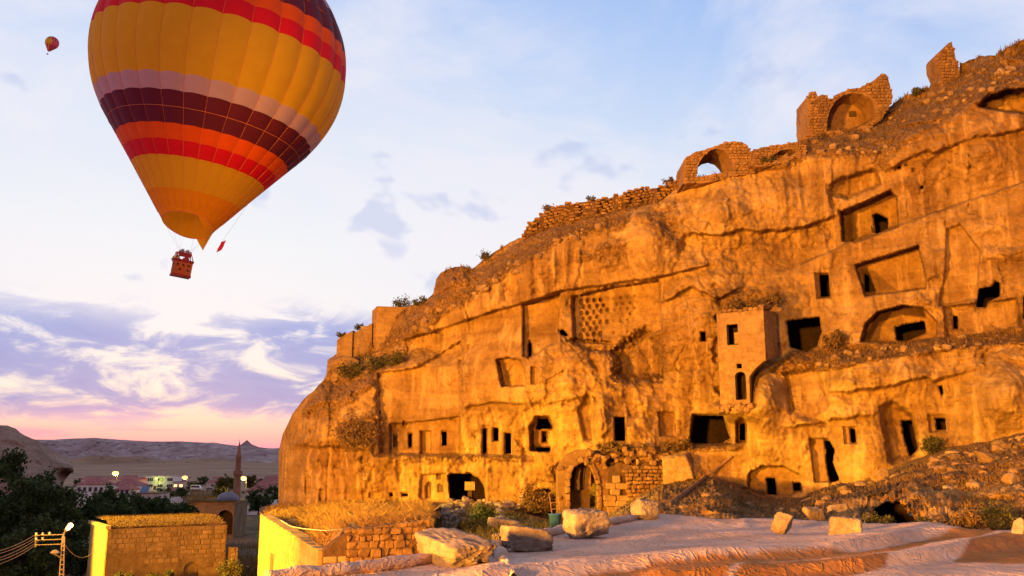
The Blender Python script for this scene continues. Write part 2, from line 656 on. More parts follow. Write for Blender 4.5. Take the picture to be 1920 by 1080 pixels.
def soil(poly, amount=1.0, soft=10):
    ix = box_idx(poly, soft * 2)
    s = psdf(poly, PX[ix], PY[ix])
    SOIL[ix] = np.maximum(SOIL[ix], amount * sstep(-s, -soft, soft))


def black(poly, amount=1.0, soft=5):
    ix = box_idx(poly, soft * 2)
    s = psdf(poly, PX[ix], PY[ix])
    BLACK[ix] = np.maximum(BLACK[ix], amount * sstep(-s, -soft, soft))


# ---- broad shape
ledge([(880, 566), (975, 505), (1062, 452), (1180, 412), (1290, 352), (1420, 322)], 60, 3.2, 40, 30)       # top slope behind the pale band
ledge([(760, 640), (860, 607), (975, 572), (1050, 549), (1150, 535), (1236, 521), (1330, 500)], 5, -1.3, 30, 40, 2.0)   # overhang of the pale band
ledge([(620, 758), (700, 722), (735, 700), (790, 690), (862, 692)], 42, 3.0, 20, 25)                        # pink shoulder
ledge([(560, 780), (640, 735), (720, 680), (800, 610), (890, 555)], 90, 4.0, 30, 40)                        # slope under the retaining walls
ledge([(1446, 700), (1480, 682), (1560, 684), (1660, 674), (1760, 656), (1850, 652), (2060, 636)], 26, 2.6, 12, 1)   # walkway on the right
ledge([(1470, 512), (1604, 452), (1760, 398), (1917, 346), (2060, 300)], 4, 0.8, 20, 1, 2.0)
ledge([(1500, 300), (1600, 292), (1660, 290), (1700, 262), (1790, 224), (1835, 196), (1920, 188), (2060, 170)], 90, 6.0, 20, 1)
ledge([(700, 860), (760, 858), (870, 858), (1000, 860)], 7, 0.9, 8, 12, 2.0)                                # sill under the facade
ledge([(1240, 846), (1300, 842), (1380, 838)], 10, 1.2, 12, 8)
ledge([(1290, 445), (1400, 437), (1500, 428), (1572, 405)], 6, -1.2, 20, 12, 8)
ledge([(1236, 566), (1290, 545), (1345, 560), (1390, 548)], 7, -1.1, 15, 10, 9)
ledge([(556, 838), (620, 846), (700, 846)], 8, -0.7, 20, 8, 8)
ledge([(1560, 738), (1640, 728), (1740, 716), (1810, 702)], 9, -0.9, 20, 20, 10)
ledge([(1480, 806), (1560, 792), (1640, 776)], 9, -0.7, 15, 15, 9)
ledge([(866, 764), (940, 757), (1040, 760), (1100, 745)], 5, -0.6, 8, 15, 5)
ledge([(1660, 320), (1740, 290), (1830, 262), (1925, 250)], 9, -0.9, 20, 1, 10)
ledge([(1100, 905), (1180, 880), (1240, 870)], 9, -0.5, 15, 10, 6)
bulge(1225, 470, 26, 60, 1.3); bulge(1900, 720, 34, 30, 0.5); bulge(1700, 710, 60, 30, 0.8)
bulge(1240, 470, 60, 70, 0.9); bulge(1310, 590, 60, 70, 0.8); bulge(1190, 450, 25, 60, 0.8)
bulge(1432, 745, 30, 50, 2.8); bulge(1430, 790, 50, 60, 0.8); bulge(1600, 760, 60, 70, 0.7)
bulge(1640, 860, 40, 45, 0.6); bulge(1880, 745, 60, 50, 1.8); bulge(1130, 785, 15, 45, 1.3)
bulge(620, 830, 60, 80, 0.9); bulge(690, 860, 35, 60, 1.0); bulge(1080, 700, 55, 50, 0.6)
bulge(1372, 772, 36, 15, 3.4); bulge(1345, 390, 70, 50, 0.7); bulge(1470, 380, 70, 60, 0.7); bulge(1100, 800, 40, 40, 0.7)
bulge(640, 690, 40, 18, 1.6); bulge(850, 520, 30, 22, 1.4); bulge(1850, 280, 40, 60, 0.8); bulge(1290, 895, 26, 34, 0.9)

# ---- cut walls and slabs
recess([(708, 700), (712, 850), (862, 852), (864, 640), (780, 690)], 0.9, 2.5, 0.55, 2)
recess([(729, 795), (800, 789), (863, 780), (864, 855), (729, 851)], 1.0, 1.4, 0.12)
recess([(979, 571), (979, 668), (990, 672), (1046, 640), (1050, 549)], 1.1, 1.4, 0.25)
recess([(880, 612), (979, 575), (979, 760), (880, 770)], 0.1, 6, 0.35)
recess([(1072, 556), (1075, 640), (1170, 648), (1240, 620), (1236, 526), (1150, 538)], 1.5, 2.0, 0.6, 2)
recess([(1062, 636), (1120, 640), (1170, 650), (1150, 664), (1095, 655)], 1.6, 5.0, 0.9, 6)
recess([(1152, 663), (1175, 641), (1210, 621), (1233, 637), (1243, 676), (1243, 707), (1195, 712), (1156, 707)], 3.0, 13.0, 0.8, 7)
recess([(930, 674), (953, 670), (977, 676), (985, 695), (986, 724), (940, 725)], 1.5, 1.6, 0.4, 2)
recess(R(996, 687, 1007, 720), 0.6, 1.3, 0.4, 1)
recess([(1100, 740), (1112, 760), (1112, 828), (1096, 825), (1085, 770)], 0.9, 5, 0.7, 2)
recess(R(1237, 773, 1267, 818, .05), 0.7, 1.6, 0.4, 1)
recess([(1402, 918), (1404, 888), (1427, 874), (1470, 875), (1500, 890), (1504, 918), (1480, 930), (1420, 928)], 1.2, 2.0, 0.4, 2)
recess([(1380, 790), (1390, 783), (1401, 790), (1401, 831), (1381, 831)], 1.6, 1.6, 0.4, 1)
recess(R(1528, 822, 1562, 904, .12), 0.9, 2.0, 0.35, 1)
recess([(1652, 765), (1672, 756), (1710, 780), (1722, 842), (1706, 860), (1670, 866)], 1.3, 8.0, 0.6, 4)
recess(R(1743, 778, 1776, 810, .1), 0.5, 1.6, 0.3, 1)
recess(R(1584, 800, 1608, 832, .1), 0.5, 1.6, 0.3, 1)
recess(R(1532, 511, 1560, 560, .08), 0.6, 1.2, 0.3, 0.5)
recess([(1575, 398), (1669, 357), (1681, 370), (1685, 425), (1604, 455), (1579, 452)], 2.6, 1.8, 0.4, 1)
recess([(1603, 497), (1722, 460), (1736, 522), (1736, 541), (1690, 546), (1622, 555)], 2.2, 1.8, 0.3, 1)
recess([(1613, 641), (1622, 608), (1645, 585), (1692, 572), (1730, 577), (1757, 604), (1756, 632), (1700, 644)], 2.4, 2.0, 0.4, 1)
recess([(1768, 575), (1905, 560), (1925, 640), (1775, 640)], 0.9, 4.0, 0.6, 3)
recess([(1555, 350), (1575, 335), (1640, 318), (1652, 345), (1590, 372), (1560, 365)], 1.2, 5.0, 0.7, 3)
recess([(1835, 200), (1850, 180), (1890, 168), (1940, 165), (1940, 215), (1880, 208)], 3.0, 3.0, 0.6, 2)
recess(R(572, 894, 584, 925), 0.4, 1.2, 0.3, 0.5)
recess(R(692, 923, 707, 935), 0.4, 1.2, 0.3)
recess([(790, 890), (812, 888), (836, 888), (840, 946), (800, 946), (786, 930)], 0.6, 3, 0.2, 1)
recess([(797, 935), (797, 913), (803, 904), (808, 904), (808, 935)], 0.5, 1.2, 0.3)
recess(R(905, 797, 962, 853), 0.35, 1.4, 0.12)
recess([(1008, 900), (1040, 905), (1045, 870), (1050, 865), (1050, 975), (985, 965), (985, 925)], 0.5, 3.0, 0.6, 2)
recess([(1775, 430), (1800, 420), (1838, 470), (1830, 560), (1760, 575), (1772, 505)], 0.6, 2.0, 0.3, 1)
recess([(1470, 700), (1530, 690), (1560, 760), (1545, 800), (1480, 770)], 0.8, 8.0, 0.7, 3)
recess(R(787, 808, 808, 855), 0.9, 1.2, 0.1)
recess([(1292, 834), (1298, 776), (1358, 776), (1365, 800), (1372, 834)], 0.6, 2.0, 0.4, 1)
# honeycomb of pigeon holes
for r_ in range(7):
    for c_ in range(9):
        hx = 1090 + c_ * 12.5 + (r_ % 2) * 5 + random.uniform(-1, 1)
        hy = 566 + r_ * 10.5 - (hx - 1090) * 0.10 + random.uniform(-1, 1)
        big_ = 1.0 if hx < 1140 else 0.65
        if hx > 1130 and random.random() < 0.35:
            continue
        ix = box_idx([(hx - 6, hy - 6), (hx + 6, hy + 6)], 3)
        k = 1 - sstep(np.hypot((PX[ix] - hx) / 3.6, (PY[ix] - hy) / 3.8), 0.75 * big_, 1.25 * big_)
        YF[ix] += (0.55 if hx < 1140 else 0.3) * k
for k in range(10):
    for j in range(3):
        hx, hy = 1085 + k * 5.2, 596 + k * 5 + j * 9
        bulge(hx, hy, 3.0, 3.2, 0.22)

# ---- openings into real chambers
hole(R(737, 814, 745, 841)); hole(R(765, 812, 774, 840)); hole(R(827, 808, 839, 837))
hole([(597, 943), (599, 917), (604, 917), (603, 943)], 3)
hole(R(729, 923, 738, 932), 3); hole(R(751, 924, 767, 932), 3)
hole(R(820, 887, 826, 898), 3); hole([(821, 922), (821, 911), (825, 907), (830, 910), (830, 922)], 3)
hole([(843, 941), (839, 892), (846, 887), (880, 886), (898, 895), (909, 912), (913, 941)], 6.0, 0.8, 1.2, 1.5)
hole([(990, 670), (989, 648), (993, 636), (998, 646), (998, 670)], 3, 0.7)
hole(R(904, 803, 914, 851), 3, 0.4); hole(R(924, 801, 936, 828), 4, 0.4); hole(R(946, 811, 960, 852), 4, 0.4)
recess([(994, 845), (993, 800), (1005, 781), (1030, 780), (1040, 800), (1043, 833), (1032, 848)], 2.2, 1.6, 0.4, 1.5)
hole([(1003, 806), (1008, 784), (1028, 783), (1036, 798), (1037, 805)], 4, 0.6, 1.2, 1.5)
hole(R(1016, 808, 1026, 830), 4, 0.6); hole(R(1005, 838, 1033, 848), 4, 0.5, 1.2, 1.5)
hole(R(1152, 781, 1174, 828, .03), 4, 0.5, 1.2, 1.0)
hole([(985, 962), (987, 934), (1004, 918), (1030, 915), (1043, 930), (1046, 968)], 5, 0.8, 1.5, 2)
hole(R(1314, 622, 1325, 641, .05), 3, 0.5)
hole([(1292, 832), (1302, 778), (1357, 778), (1363, 800), (1371, 822), (1355, 833)], 6, 0.8, 1.2, 1.5)
hole([(1385, 826), (1386, 795), (1398, 792), (1399, 828)], 3, 0.3, 1.2, 1)
hole(R(1538, 514, 1558, 558, .07), 4, 0.5)
hole([(1481, 652), (1474, 601), (1538, 593), (1542, 620), (1534, 650), (1513, 661)], 6, 0.8, 1.2, 1.5)
hole(R(1439, 895, 1458, 929, .1), 4, 0.5, 1.0, 0.6); hole(R(1487, 904, 1505, 922, .1), 3, 0.4, 1.0, 0.6)
hole([(1545, 825), (1556, 825), (1567, 845), (1563, 866), (1577, 902), (1556, 906), (1550, 880)], 5, 0.6, 1.2, 1)
hole([(1636, 402), (1644, 399), (1667, 409), (1666, 430), (1641, 441)], 4, 0.5, 1.2, 1)
hole([(1621, 550), (1619, 512), (1629, 516), (1641, 545)], 3, 0.4, 1.2, 0.5)
hole([(1677, 613), (1700, 606), (1735, 601), (1738, 625), (1702, 641), (1681, 640)], 5, 0.6, 1.2, 1)
hole([(1835, 540), (1860, 536), (1866, 526), (1876, 530), (1876, 557), (1855, 566), (1850, 578), (1828, 577)], 5, 0.6, 1.2, 1)
hole(R(1787, 591, 1799, 618, .08), 3, 0.4, 1.0, 0.6)
hole([(1758, 724), (1768, 721), (1771, 738), (1766, 746)], 3, 0.4, 1.2, 1)
hole(R(1755, 783, 1776, 807, .1), 4, 0.5, 1.0, 0.6)
hole([(1689, 788), (1710, 787), (1723, 842), (1706, 859), (1694, 822)], 5, 0.6, 1.2, 1)
hole(R(1595, 803, 1607, 831, .1), 3, 0.4)
hole([(1677, 320), (1679, 313), (1691, 309), (1690, 317)], 2, 0.3); hole([(1695, 309), (1702, 306), (1702, 311), (1696, 313)], 2, 0.3)
hole([(1709, 322), (1709, 316), (1717, 316), (1716, 322)], 2, 0.3); hole([(1724, 356), (1725, 348), (1733, 347), (1732, 355)], 2, 0.3)
hole(R(1917, 555, 1932, 600), 3, 0.5)
hole([(755, 786), (760, 788), (760, 800), (755, 798)], 2, 0.3)
hole([(843, 786), (853, 782), (853, 787), (845, 789)], 2, 0.3)
hole([(1060, 632), (1050, 628), (1047, 618), (1058, 616), (1068, 630)], 3, 0.4, 1.2, 1)

recess([(1052, 985), (1052, 880), (1075, 858), (1093, 852), (1112, 862), (1130, 890), (1130, 985)], 2.0, 2.0, 0.4)
# ---- cracks and clefts
crack([(1349, 600), (1340, 650), (1345, 720), (1352, 760)], 4, 1.0)
crack([(1350, 560), (1348, 600)], 5, 1.0)
crack([(1783, 290), (1782, 340), (1778, 385)], 2.2, 0.5); crack([(1820, 275), (1816, 330), (1818, 385)], 2.2, 0.6)
crack([(1772, 395), (1776, 440)], 2.5, 0.5)
crack([(1545, 340), (1556, 375), (1572, 395)], 5, 1.0)
crack([(1445, 335), (1460, 360), (1468, 420)], 2.0, 0.4)
crack([(990, 668), (992, 730), (1005, 755), (1060, 757), (1090, 752)], 1.8, 0.5)
crack([(1095, 640), (1110, 675), (1130, 712), (1155, 728)], 4, 0.8)
crack([(864, 640), (866, 760), (866, 860)], 2.0, 0.5)
crack([(708, 700), (705, 800), (700, 850)], 3.5, 0.9)
crack([(680, 860), (676, 910), (684, 935)], 4, 0.7)
crack([(1846, 655), (1845, 695)], 3, 0.8); crack([(1475, 690), (1482, 760), (1490, 800)], 3.5, 0.7)
crack([(1115, 745), (1130, 775), (1135, 820)], 2.5, 0.5)
crack([(1500, 880), (1520, 830), (1515, 780)], 2.5, 0.4)
crack([(860, 690), (880, 650), (905, 640)], 4, 0.7)
crack([(1270, 380), (1285, 450), (1260, 520)], 5, 0.6)

# ---- roughness
Pbig = at(PX, PY, YF)
YF += 1.3 * fbm(np.stack([Pbig[..., 0], 0 * PX, Pbig[..., 2]], -1) / 9.0 + 120, 3)
P0 = at(PX, PY, YF)
Pn = np.stack([P0[..., 0], P0[..., 1] * 0.25, P0[..., 2]], -1)
crag = sstep(fbm(Pn / 7.0 + 40.0, 3), -0.15, 0.35)
crag = np.maximum(crag, np.exp(-((PX - 610) / 75) ** 2 - ((PY - 810) / 90) ** 2))
rough = (0.65 * fbm(Pn / 6.0, 3) - (0.06 + 0.38 * crag) * ridged(Pn / 2.6 + 5.0, 4) + 0.13 * fbm(Pn / 0.8, 3)
         + 0.10 * ridged(Pn / 0.35 + 2.0, 2))
strata = np.abs(((P0[..., 2] - 0.10 * P0[..., 0]) / 1.7 + 0.9 * fbm(Pn / 5.0 + 77, 3)) % 1.0 - 0.5)
rough = rough + 0.35 * crag * (strata - 0.25)
wx = P0[..., 0] + 0.5 * fbm(Pn / 1.5 + 3, 2); wz = P0[..., 2] + 0.5 * fbm(Pn / 1.5 + 9, 2)
fac_amt = 0.18 + 0.82 * crag
rough = rough + fac_amt * (0.30 * facets(wx / 1.5, wz / 1.9, 3) + 0.15 * facets(wx / 0.55, wz / 0.6, 11))
rough = rough + 0.05 * ridged(Pn / 0.22 + 33, 2)
rough = rough + 0.30 * sstep(ridged(np.stack([P0[..., 0] / 3.4, 0 * PX, P0[..., 2] / 9.0], -1) + 60, 3), 0.55, 0.85)
palebelt = np.exp(-((PY - (line([(760, 625), (880, 575), (1060, 480), (1300, 400), (1480, 350)], PX))) / 40.0) ** 2) * (PX > 740) * (PX < 1560)
flutes = 0.9 * ridged(np.stack([P0[..., 0] / 1.9, 0 * PX, P0[..., 2] / 14.0], -1), 2) * palebelt
YF += (rough * (FLAT * 0.95 + 0.05) - flutes)
low_left = np.exp(-((PX - 600) / 90) ** 2 - ((PY - 860) / 90) ** 2)
YF += 0.35 * low_left * ridged(np.stack([P0[..., 0] / 0.9, P0[..., 1] / 3, P0[..., 2] / 6.0], -1), 3)

# ---- dark weathered soil and lichen
soil([(812, 546), (884, 508), (975, 445), (1040, 385), (1300, 325), (1290, 350), (1190, 398), (1178, 436), (1062, 446), (975, 500), (880, 566), (820, 606), (770, 640), (700, 668), (640, 700), (612, 690), (634, 660), (700, 640)], 0.66, 10)
soil([(600, 720), (660, 690), (760, 650), (770, 660), (720, 700), (690, 740), (660, 760), (600, 790), (560, 790), (545, 800)], 0.75, 12)
soil([(560, 780), (620, 740), (700, 735), (705, 790), (640, 800), (600, 850), (545, 850)], 0.45, 20)
soil([(628, 800), (655, 780), (690, 790), (700, 830), (640, 845)], 0.75, 10)
soil([(1500, 300), (1500, 250), (1680, 185), (1930, 70), (2000, 60), (2000, 190), (1830, 196), (1780, 232), (1700, 268), (1655, 330), (1625, 296), (1560, 300)], 0.66, 12)
soil([(1400, 330), (1410, 295), (1500, 270), (1520, 300), (1480, 320)], 0.6, 8)
soil([(1440, 700), (1480, 658), (1560, 645), (1640, 640), (1760, 638), (1930, 606), (1930, 646), (1800, 656), (1660, 676), (1560, 694), (1470, 706)], 0.85, 8)
soil([(1080, 470), (1160, 440), (1180, 450), (1180, 500), (1150, 500), (1080, 490)], 0.62, 12)
soil([(1175, 400), (1262, 372), (1275, 420), (1280, 470), (1260, 480), (1200, 420)], 0.62, 14)
soil([(1560, 390), (1500, 420), (1400, 440), (1420, 470), (1560, 460)], 0.45, 16)
soil([(1390, 545), (1340, 530), (1310, 545), (1350, 590), (1440, 575), (1470, 565), (1460, 530)], 0.62, 12)
soil([(720, 852), (760, 850), (900, 852), (1000, 858), (1000, 870), (860, 872), (720, 880)], 0.40, 8)
soil([(1235, 850), (1290, 826), (1390, 832), (1380, 846), (1300, 850)], 0.8, 8)
soil([(1090, 855), (1150, 838), (1240, 836), (1250, 850), (1180, 862)], 0.85, 8)
soil([(1560, 715), (1600, 690), (1660, 690), (1650, 720), (1590, 735)], 0.42, 10)
soil([(1440, 760), (1560, 740), (1600, 720), (1590, 760), (1500, 790)], 0.40, 12)
soil([(1600, 770), (1560, 800), (1480, 790), (1540, 760)], 0.35, 14)
soil([(1270, 520), (1220, 560), (1290, 600), (1330, 560)], 0.30, 14)
soil([(990, 850), (1010, 790), (1080, 760), (1090, 830), (1060, 860)], 0.35, 14)
soil([(1020, 880), (1045, 862), (1060, 870), (1050, 895), (1020, 895)], 0.6, 8)
soil([(660, 850), (700, 845), (695, 905), (680, 925), (668, 890)], 0.55, 8)
soil([(1820, 470), (1920, 430), (1920, 480), (1850, 500)], 0.35, 12)
soil([(1850, 820), (1960, 790), (1960, 760), (1900, 770)], 0.4, 12)
SOIL = np.maximum(SOIL, 0.26 * crag * FLAT)
soil([(812, 560), (816, 515), (845, 498), (886, 500), (880, 530), (850, 560)], 0.9, 6)
skydist = PY - skyc[None, :]
SOIL = np.maximum(SOIL, 0.62 * sstep(-skydist, -16, -2) * (PX > 640))
YF += SOIL * FLAT * (0.75 * ridged(Pn / 1.4 + 21, 3) + 0.35 * fbm(Pn / 0.5, 2) + 0.5 * facets(wx / 0.9, wz / 0.7, 23)) * -1.0
black([(1292, 776), (1362, 774), (1374, 836), (1290, 836)], 0.5, 6)  # shade of the cave recesses put into the colour, along with soot
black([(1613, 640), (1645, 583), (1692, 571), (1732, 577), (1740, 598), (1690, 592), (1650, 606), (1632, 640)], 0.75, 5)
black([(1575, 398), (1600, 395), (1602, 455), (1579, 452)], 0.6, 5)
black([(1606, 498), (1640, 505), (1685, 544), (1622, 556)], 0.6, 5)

# ---- the ground in front: from the foot of the cliff to the near edge
jj = np.arange(len(gx))
bi = np.clip(((basec - gy[0]) / STEP).astype(int), 0, len(gy) - 1)
Yb = YF[bi, jj]
Yb = np.convolve(np.pad(Yb, 12, 'edge'), np.ones(25) / 25, 'valid')
frac = np.clip((PY - basec[None, :]) / np.maximum(4.0, (botc - basec))[None, :], 0, 1)
Yg = 1.0 / ((1 - frac) / Yb[None, :] + frac / botY[None, :])
isg = (PY >= basec[None, :])
# rock lip with the low cave, lower right
Pg = at(PX, PY, Yg)
lumps = 0.8 * fbm(Pg / 4.0 + 3.0, 4) + 0.5 * ridged(Pg / 1.6, 4)
lump_amt = sstep(frac, 0.0, 0.12) * (1 - sstep(frac, 0.85, 1.0))
Yg = Yg - np.clip(lumps, -0.7, 1.3) * 1.5 * lump_amt * sstep(PX, 1120, 1200) - 0.35 * lumps * lump_amt
YF = np.where(isg, Yg, YF)
HL_ = [(1470, 985), (1540, 958), (1600, 928), (1660, 912), (1720, 908), (1780, 920), (1840, 945), (1900, 975)]
hl_y = line(HL_, PX) + 5 * fbm(np.stack([PX / 22.0, 0 * PX, 0 * PX + 6.6], -1), 3)
hump = sstep(PY, hl_y - 2, hl_y + 26) * sstep(PX, 1490, 1580) * (1 - sstep(PX, 1830, 1910))
lip_rock = (2.6 + 0.9 * fbm(np.stack([PX / 40.0, PY / 28.0, 0 * PX + 50], -1), 4) - 0.5 * ridged(np.stack([PX / 18.0, PY / 12.0, 0 * PX + 8], -1), 3))
YF -= lip_rock * hump * (1 - sstep(frac, 0.86, 1.0))
recess([(1612, 994), (1616, 958), (1632, 938), (1655, 930), (1690, 928), (1722, 938), (1740, 962), (1742, 1000), (1660, 1002)], 1.6, 3.0, 0.5, 3)
hole([(1630, 996), (1638, 956), (1662, 942), (1696, 944), (1716, 954), (1700, 966), (1732, 976), (1736, 998), (1660, 998)], 4, 0.6, 2.0, 3)
gsoil = 0.35 + 0.62 * sstep(PX, 1120, 1260) * (0.62 + 0.7 * fbm(Pg / 2.2 + 11, 4))
pinkr = np.exp(-((PX - 1330) / 45) ** 2 - ((PY - 872) / 22) ** 2) + np.exp(-((PX - 1830) / 60) ** 2 - ((PY - 935) / 16) ** 2) + 1.1 * hump * sstep(fbm(np.stack([PX / 30.0, PY / 14.0, 0 * PX + 70], -1), 3), -0.35, 0.15)
gsoil = gsoil * (1 - 0.8 * np.clip(pinkr, 0, 1))
SOIL = np.where(isg, np.maximum(gsoil, 0), SOIL)

# ---- everything above the skyline becomes the top, going back
skyY = YF[np.clip(((skyc - gy[0]) / STEP).astype(int) + 1, 0, len(gy) - 1), jj]
YF = np.where(above > 0, skyY[None, :] + above * 0.55, YF)
def hole_sdf(poly, wob, rev, ix, PXa, PYa):
    X, Y = PXa[ix], PYa[ix]
    if wob:
        nz = np.stack([X / 7.0, Y / 7.0, 0 * X + rev], -1)
        X = X + wob * fbm(nz, 3); Y = Y + wob * fbm(nz + 31.7, 3)
    return psdf(poly, X, Y) + 1.6


SX, SY = PX.copy(), PY.copy()
for poly, dep, wob, rev in OPEN:
    ix = box_idx(poly, 8)
    s_ = hole_sdf(poly, wob, rev, ix, PX, PY)
    gy_, gx_ = np.gradient(s_, STEP)
    gl = np.maximum(gx_ ** 2 + gy_ ** 2, 0.25)
    nearb = (np.abs(s_) < STEP * 0.72) & (above[ix] <= 0)
    SX[ix] = np.where(nearb, SX[ix] - s_ * gx_ / gl, SX[ix])
    SY[ix] = np.where(nearb, SY[ix] - s_ * gy_ / gl, SY[ix])
PV = at(SX, SY, YF)
PV[..., 2] -= np.where(above > 0, above * 0.02, 0)
gz_amt = np.where(isg, sstep(frac, 0.0, 0.1), 0) * (0.35 + 0.65 * sstep(PX, 1120, 1220))
PV[..., 2] += gz_amt * (0.30 * fbm(PV / 1.3 + 91, 3) + 0.16 * ridged(PV / 0.55 + 13, 3))
# the left end wraps round behind
wrap = np.maximum(0, 521 - GX)
PV[..., 1] += np.where((PY < basec[None, :] - 3) & (PX < 521), wrap * 0.8, 0)

keep = (above < 26) & (PY <= botc[None, :] + STEP) & ~((PX < 519) & (PY < basec[None, :] - 4) & (above <= 0) & (PY < 930))
HF = np.zeros((len(gy) - 1, len(gx) - 1), bool)
for poly, dep, wob, rev in OPEN:
    ix = box_idx(poly, 8)
    s_ = hole_sdf(poly, wob, rev, ix, SX, SY)
    c_ = (s_[:-1, :-1] + s_[1:, :-1] + s_[:-1, 1:] + s_[1:, 1:]) / 4
    HF[ix[0].start:ix[0].start + c_.shape[0], ix[1].start:ix[1].start + c_.shape[1]] |= c_ < -0.05


def grid_mesh(name, mask_face, m):
    ii, kk = np.nonzero(mask_face)
    W = len(gx)
    q = np.stack([ii * W + kk, (ii + 1) * W + kk, (ii + 1) * W + kk + 1, ii * W + kk + 1], 1)
    used, inv = np.unique(q.ravel(), return_inverse=True)
    V = PV.reshape(-1, 3)[used]
    o = part(name, V, inv.reshape(-1, 4), m, None, smooth=True, kind='structure')
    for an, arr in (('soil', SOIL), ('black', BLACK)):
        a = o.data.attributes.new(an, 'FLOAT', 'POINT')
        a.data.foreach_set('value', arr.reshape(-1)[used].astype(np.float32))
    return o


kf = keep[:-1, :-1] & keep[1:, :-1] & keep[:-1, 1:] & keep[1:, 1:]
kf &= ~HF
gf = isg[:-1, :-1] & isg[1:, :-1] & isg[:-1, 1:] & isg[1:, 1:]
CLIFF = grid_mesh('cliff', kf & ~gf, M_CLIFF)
RUBBLE = grid_mesh('rubble_slope', kf & gf, M_CLIFF)


def field(px, py):
    """distance of the cliff or ground surface at a photograph pixel"""
    j = int(round((px - gx[0]) / STEP)); i = int(round((py - gy[0]) / STEP))
    return float(YF[min(max(i, 0), len(gy) - 1), min(max(j, 0), len(gx) - 1)])


def surf(px, py, out=0.0):
    return atv(px, py, field(px, py) - out)


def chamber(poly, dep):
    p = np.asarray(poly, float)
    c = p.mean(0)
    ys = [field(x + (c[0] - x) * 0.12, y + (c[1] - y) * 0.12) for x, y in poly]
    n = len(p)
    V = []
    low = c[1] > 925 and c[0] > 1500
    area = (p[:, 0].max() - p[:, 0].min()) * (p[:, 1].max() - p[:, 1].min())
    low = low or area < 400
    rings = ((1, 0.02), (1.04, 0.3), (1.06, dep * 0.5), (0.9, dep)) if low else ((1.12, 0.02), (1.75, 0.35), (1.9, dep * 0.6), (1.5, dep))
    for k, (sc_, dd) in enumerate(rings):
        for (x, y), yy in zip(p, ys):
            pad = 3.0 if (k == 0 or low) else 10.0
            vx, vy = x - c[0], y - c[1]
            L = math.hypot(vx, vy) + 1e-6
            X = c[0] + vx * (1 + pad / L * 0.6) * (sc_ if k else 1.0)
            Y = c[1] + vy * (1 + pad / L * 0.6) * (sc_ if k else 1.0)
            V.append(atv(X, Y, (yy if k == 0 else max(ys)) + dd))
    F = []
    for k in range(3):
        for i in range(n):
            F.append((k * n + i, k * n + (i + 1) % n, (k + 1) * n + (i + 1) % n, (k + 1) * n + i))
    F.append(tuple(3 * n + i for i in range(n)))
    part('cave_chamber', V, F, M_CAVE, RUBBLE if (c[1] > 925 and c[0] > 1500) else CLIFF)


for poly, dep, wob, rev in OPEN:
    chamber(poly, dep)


# ================================================================== floodlights that light the rock
M_METAL = simple('dark_metal', (0.06, 0.06, 0.065), 0.5, 0.2, spec=0.4)
M_LENS = simple('sodium_lens', (0.9, 0.6, 0.2), 0.3, 0.05, emit=(1.0, 0.5, 0.1), es=6.0)


def floodlight(loc, target, watts, cone, label, color=(1.0, 0.43, 0.07), blend=0.6, size=0.5, base_z=None):
    loc = Vector(loc); target = Vector(target)
    zb = (base_z if base_z is not None else loc.z - 6)
    t = thing('floodlight', (loc.x, loc.y, zb), label, 'floodlight', 'sodium floodlights')
    MB().tube([(loc.x, loc.y, zb), (loc.x, loc.y, loc.z - .3)], [.12, .07], 10).build('mast', M_METAL, t)
    dr = (target - loc).normalized()
    q = dr.to_track_quat('Y', 'Z').to_euler()
    h = MB().box(loc - dr * 1.0, (.9, .35, .6), q.z, 0, q.x).build('housing', M_METAL, t)
    MB().box(loc - dr * .81, (.8, .02, .5), q.z, 0, q.x).build('lens', M_LENS, h)
    ld = bpy.data.lights.new('flood_beam', 'SPOT')
    ld.energy = watts
    ld.color = color
    ld.spot_size = math.radians(cone)
    ld.spot_blend = blend
    ld.shadow_soft_size = size
    lo = bpy.data.objects.new('flood_beam', ld)
    lo.location = loc - WL[t.name]
    lo.rotation_euler = dr.to_track_quat('-Z', 'Y').to_euler()
    lo.parent = t
    COL.objects.link(lo)
    return t


floodlight((-54, -16, CZ + 2), (18, 54, CZ + 6), 1050000, 56, 'tall sodium floodlight on a mast aimed across at the cave cliff', (1.0, 0.405, 0.036), blend=0.5, base_z=CZ - 8, size=2.5)
floodlight((-30, -46, CZ + 3), (10, 60, CZ + 7), 560000, 44, 'added fill floodlight on a mast farther back', (1.0, 0.42, 0.042), blend=0.5, base_z=CZ - 8, size=2.0)  # unseen fill lamp, added to soften the shadows on the cliff
floodlight((-41, 50, CZ + 3), (-16, 55.8, CZ - 6.3), 230000, 52, 'lower sodium floodlight beside the valley house lighting its end wall', (1.0, 0.60, 0.03), blend=0.4, base_z=CZ - 9)

# ================================================================== hot air balloons
def fabric(name, c, var=0.06, trans=0.45):
    m, t, b, o = mat_base(name)
    n = t.noise(t.new('ShaderNodeTexCoord').outputs['Object'], 0.9, 4)
    cc = t.ramp(n, [(0.3, tuple(x * (1 - var) for x in c)), (0.7, tuple(min(1, x * (1 + var)) for x in c))])
    t.put(b.inputs['Base Color'], cc)
    b.inputs['Roughness'].default_value = 0.55
    tr = t.new('ShaderNodeBsdfTranslucent'); t.put(tr.inputs[0], cc)
    mx = t.new('ShaderNodeMixShader'); mx.inputs[0].default_value = trans
    t.put(mx.inputs[1], b.outputs[0]); t.put(mx.inputs[2], tr.outputs[0])
    t.put(o.inputs[0], mx.outputs[0])
    return m


